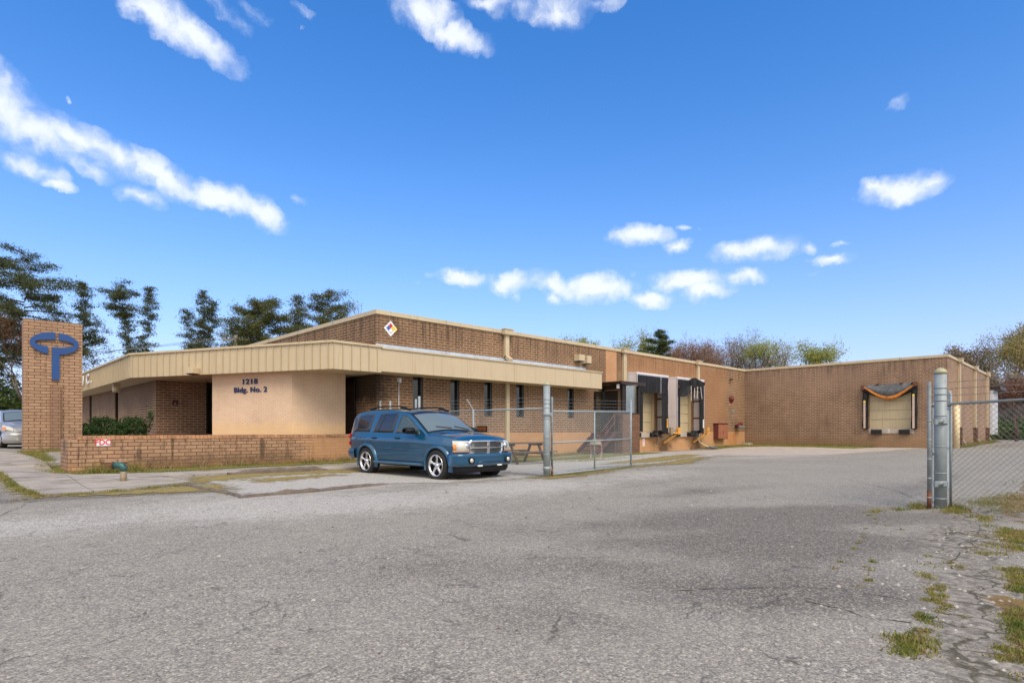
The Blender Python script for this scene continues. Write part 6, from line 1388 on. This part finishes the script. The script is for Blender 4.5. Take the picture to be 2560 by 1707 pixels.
S += along([(1.2, 13.05), (1.0, 15), (.86, 18)], .10, .05, 45, .06, .03) + along([(1.25, 13.0), (1.7, 13.0), (2.4, 13.3), (3.0, 13.55), (3.9, 14.1)], .10, .06, 45, .05, .05)
S += along([(2.8, 17.7), (3.6, 17.7)], .1, .08, 60, .2, .05) + [(2.75, 17.75, .15, .12, 300, .22), (3.7, 17.6, .1, .08, 160, .10)]
S += along([(10.3, 9.8), (12, 9.75), (14.6, 9.95)], .12, .1, 40, .05, .06) + along([(33.3, 16.9), (36.8, 16.2), (38.2, 15), (38.6, 10.5)], .15, .4, 80, .12, .25) + along([(39.0, 17.3), (39.0, 10)], .2, .1, 60, .16, .05)
S += along([(11, 17.2), (21.2, 17.2)], .15, .16, 60, .12, .2) + along([(14, 15.6), (24.5, 15.6)], .2, .25, 60, .07, .2) + along([(16, 14.0), (21, 14.2)], .25, .15, 60, .07, .1) + along([(40.6, 6.1), (56, 6.3)], .3, .15, 80, .2, .05)
S += along([(14.5, 1.45), (12.6, 1.35), (11.2, 1.15)], .12, .12, 60, .035, .12) + along([(9.6, .95), (8.6, .78), (7.8, .72)], .07, .06, 80, .03, .07) + along([(6.9, .62), (6.3, .56), (5.9, .52)], .05, .04, 100, .026, .05) + along([(5.3, .46), (4.9, .43), (4.5, .38), (4.1, .34)], .04, .03, 90, .03, .03)
S += [(11.15, 2.2, .12, .07, 260, .10), (11.45, 1.75, .10, .08, 200, .10), (11.0, 1.7, .14, .08, 260, .08), (10.7, 2.35, .1, .06, 120, .05), (10.2, 2.55, .15, .04, 120, .05), (12.6, 1.5, .3, .12, 300, .08), (10.6, 1.35, .12, .08, 150, .05), (10.3, 1.25, .15, .05, 120, .04), (9.7, 1.15, .12, .04, 60, .03)]
S += along([(9.2, .9), (8.1, .95), (7.2, .85)], .25, .07, 60, .03, .12) + along([(7.0, 1.25), (6.3, 1.05), (5.7, .95)], .2, .04, 40, .026, .09) + along([(5.75, 1.0), (5.3, .93), (4.95, .82), (4.6, .86), (4.2, .86)], .055, .022, 46, .022, .05) + along([(4.25, .85), (4.0, .86), (3.8, .80)], .05, .045, 90, .03, .03)
S += along([(13.5, .9), (12, .6), (10.5, .4), (9, .3), (7.6, .25), (6.4, .2), (5.6, .18)], .10, .10, 110, .035, .12) + along([(16, .6), (19, .9)], .3, .3, 120, .1, .2) + along([(5.2, .45), (4.8, .4), (4.5, .3), (4.2, .2), (3.9, .22)], .09, .05, 50, .025, .06)
S += along([(8.3, 2.2), (6.8, 1.9), (5.6, 1.75)], .35, .02, 22, .025, .02) + along([(9.9, 2.6), (9.0, 2.2), (8.4, 1.75)], .3, .02, 22, .025, .02) + along([(6.3, 1.6), (5.2, 1.4)], .2, .02, 22, .03, .02) + along([(.8, 12.6), (1.7, 13.0)], .1, .03, 30, .03, .02) + along([(5.6, 15.55), (7.6, 15.5)], .2, .05, 30, .04, .03)
S += along([(3.62, 14.0), (3.78, 10.75)], .3, .07, 20, .03, .05) + along([(9, 11), (9.8, 10.2), (10.4, 9.8)], .3, .1, 30, .04, .1)
blades('grass', S, L_grass)
# dry stalks along the retaining wall
S2 = along([(3.5, 18.15), (10, 18.15)], .12, .06, 20, .26, .05); blades('dry_grass', S2, leafy('dry_stalks', (.34, .24, .13), (.42, .31, .17), (.28, .19, .11)))
# stray leaves and stones near the camera
cen = []
r = random.Random(8)
for k in range(140):
    x, y = r.uniform(1.5, 13), r.uniform(.6, 9); cen.append((x, y, g(x, y) + .008))
o = quads_mesh('leaf_litter', np.array(cen), .014, leafy('dead_leaf', (.16, .07, .035), (.22, .11, .05)), None, .6, 1, np.array([1, .2, 0])); o['kind'] = 'stuff'
m = M()
for k in range(260):
    if r.random() < .65: x, y = r.uniform(3.2, 9), r.uniform(.2, 1.5)
    else: x, y = r.uniform(1.5, 12), r.uniform(1, 12)
    s_ = r.uniform(.006, .022); z = g(x, y); n_ = 6; ring = [(x + s_ * r.uniform(.7, 1.2) * math.cos(a), y + s_ * r.uniform(.7, 1.2) * math.sin(a)) for a in np.linspace(0, 5.2, n_)]
    c = (x, y, z + s_ * r.uniform(.5, .9))
    for i in range(n_): m.face([(*ring[i], z), (*ring[(i + 1) % n_], z), c], True)
o = m.build('loose_stones', plain('pale_stone', (.42, .39, .35), .9, 0, .3, 30), None); o['kind'] = 'stuff'
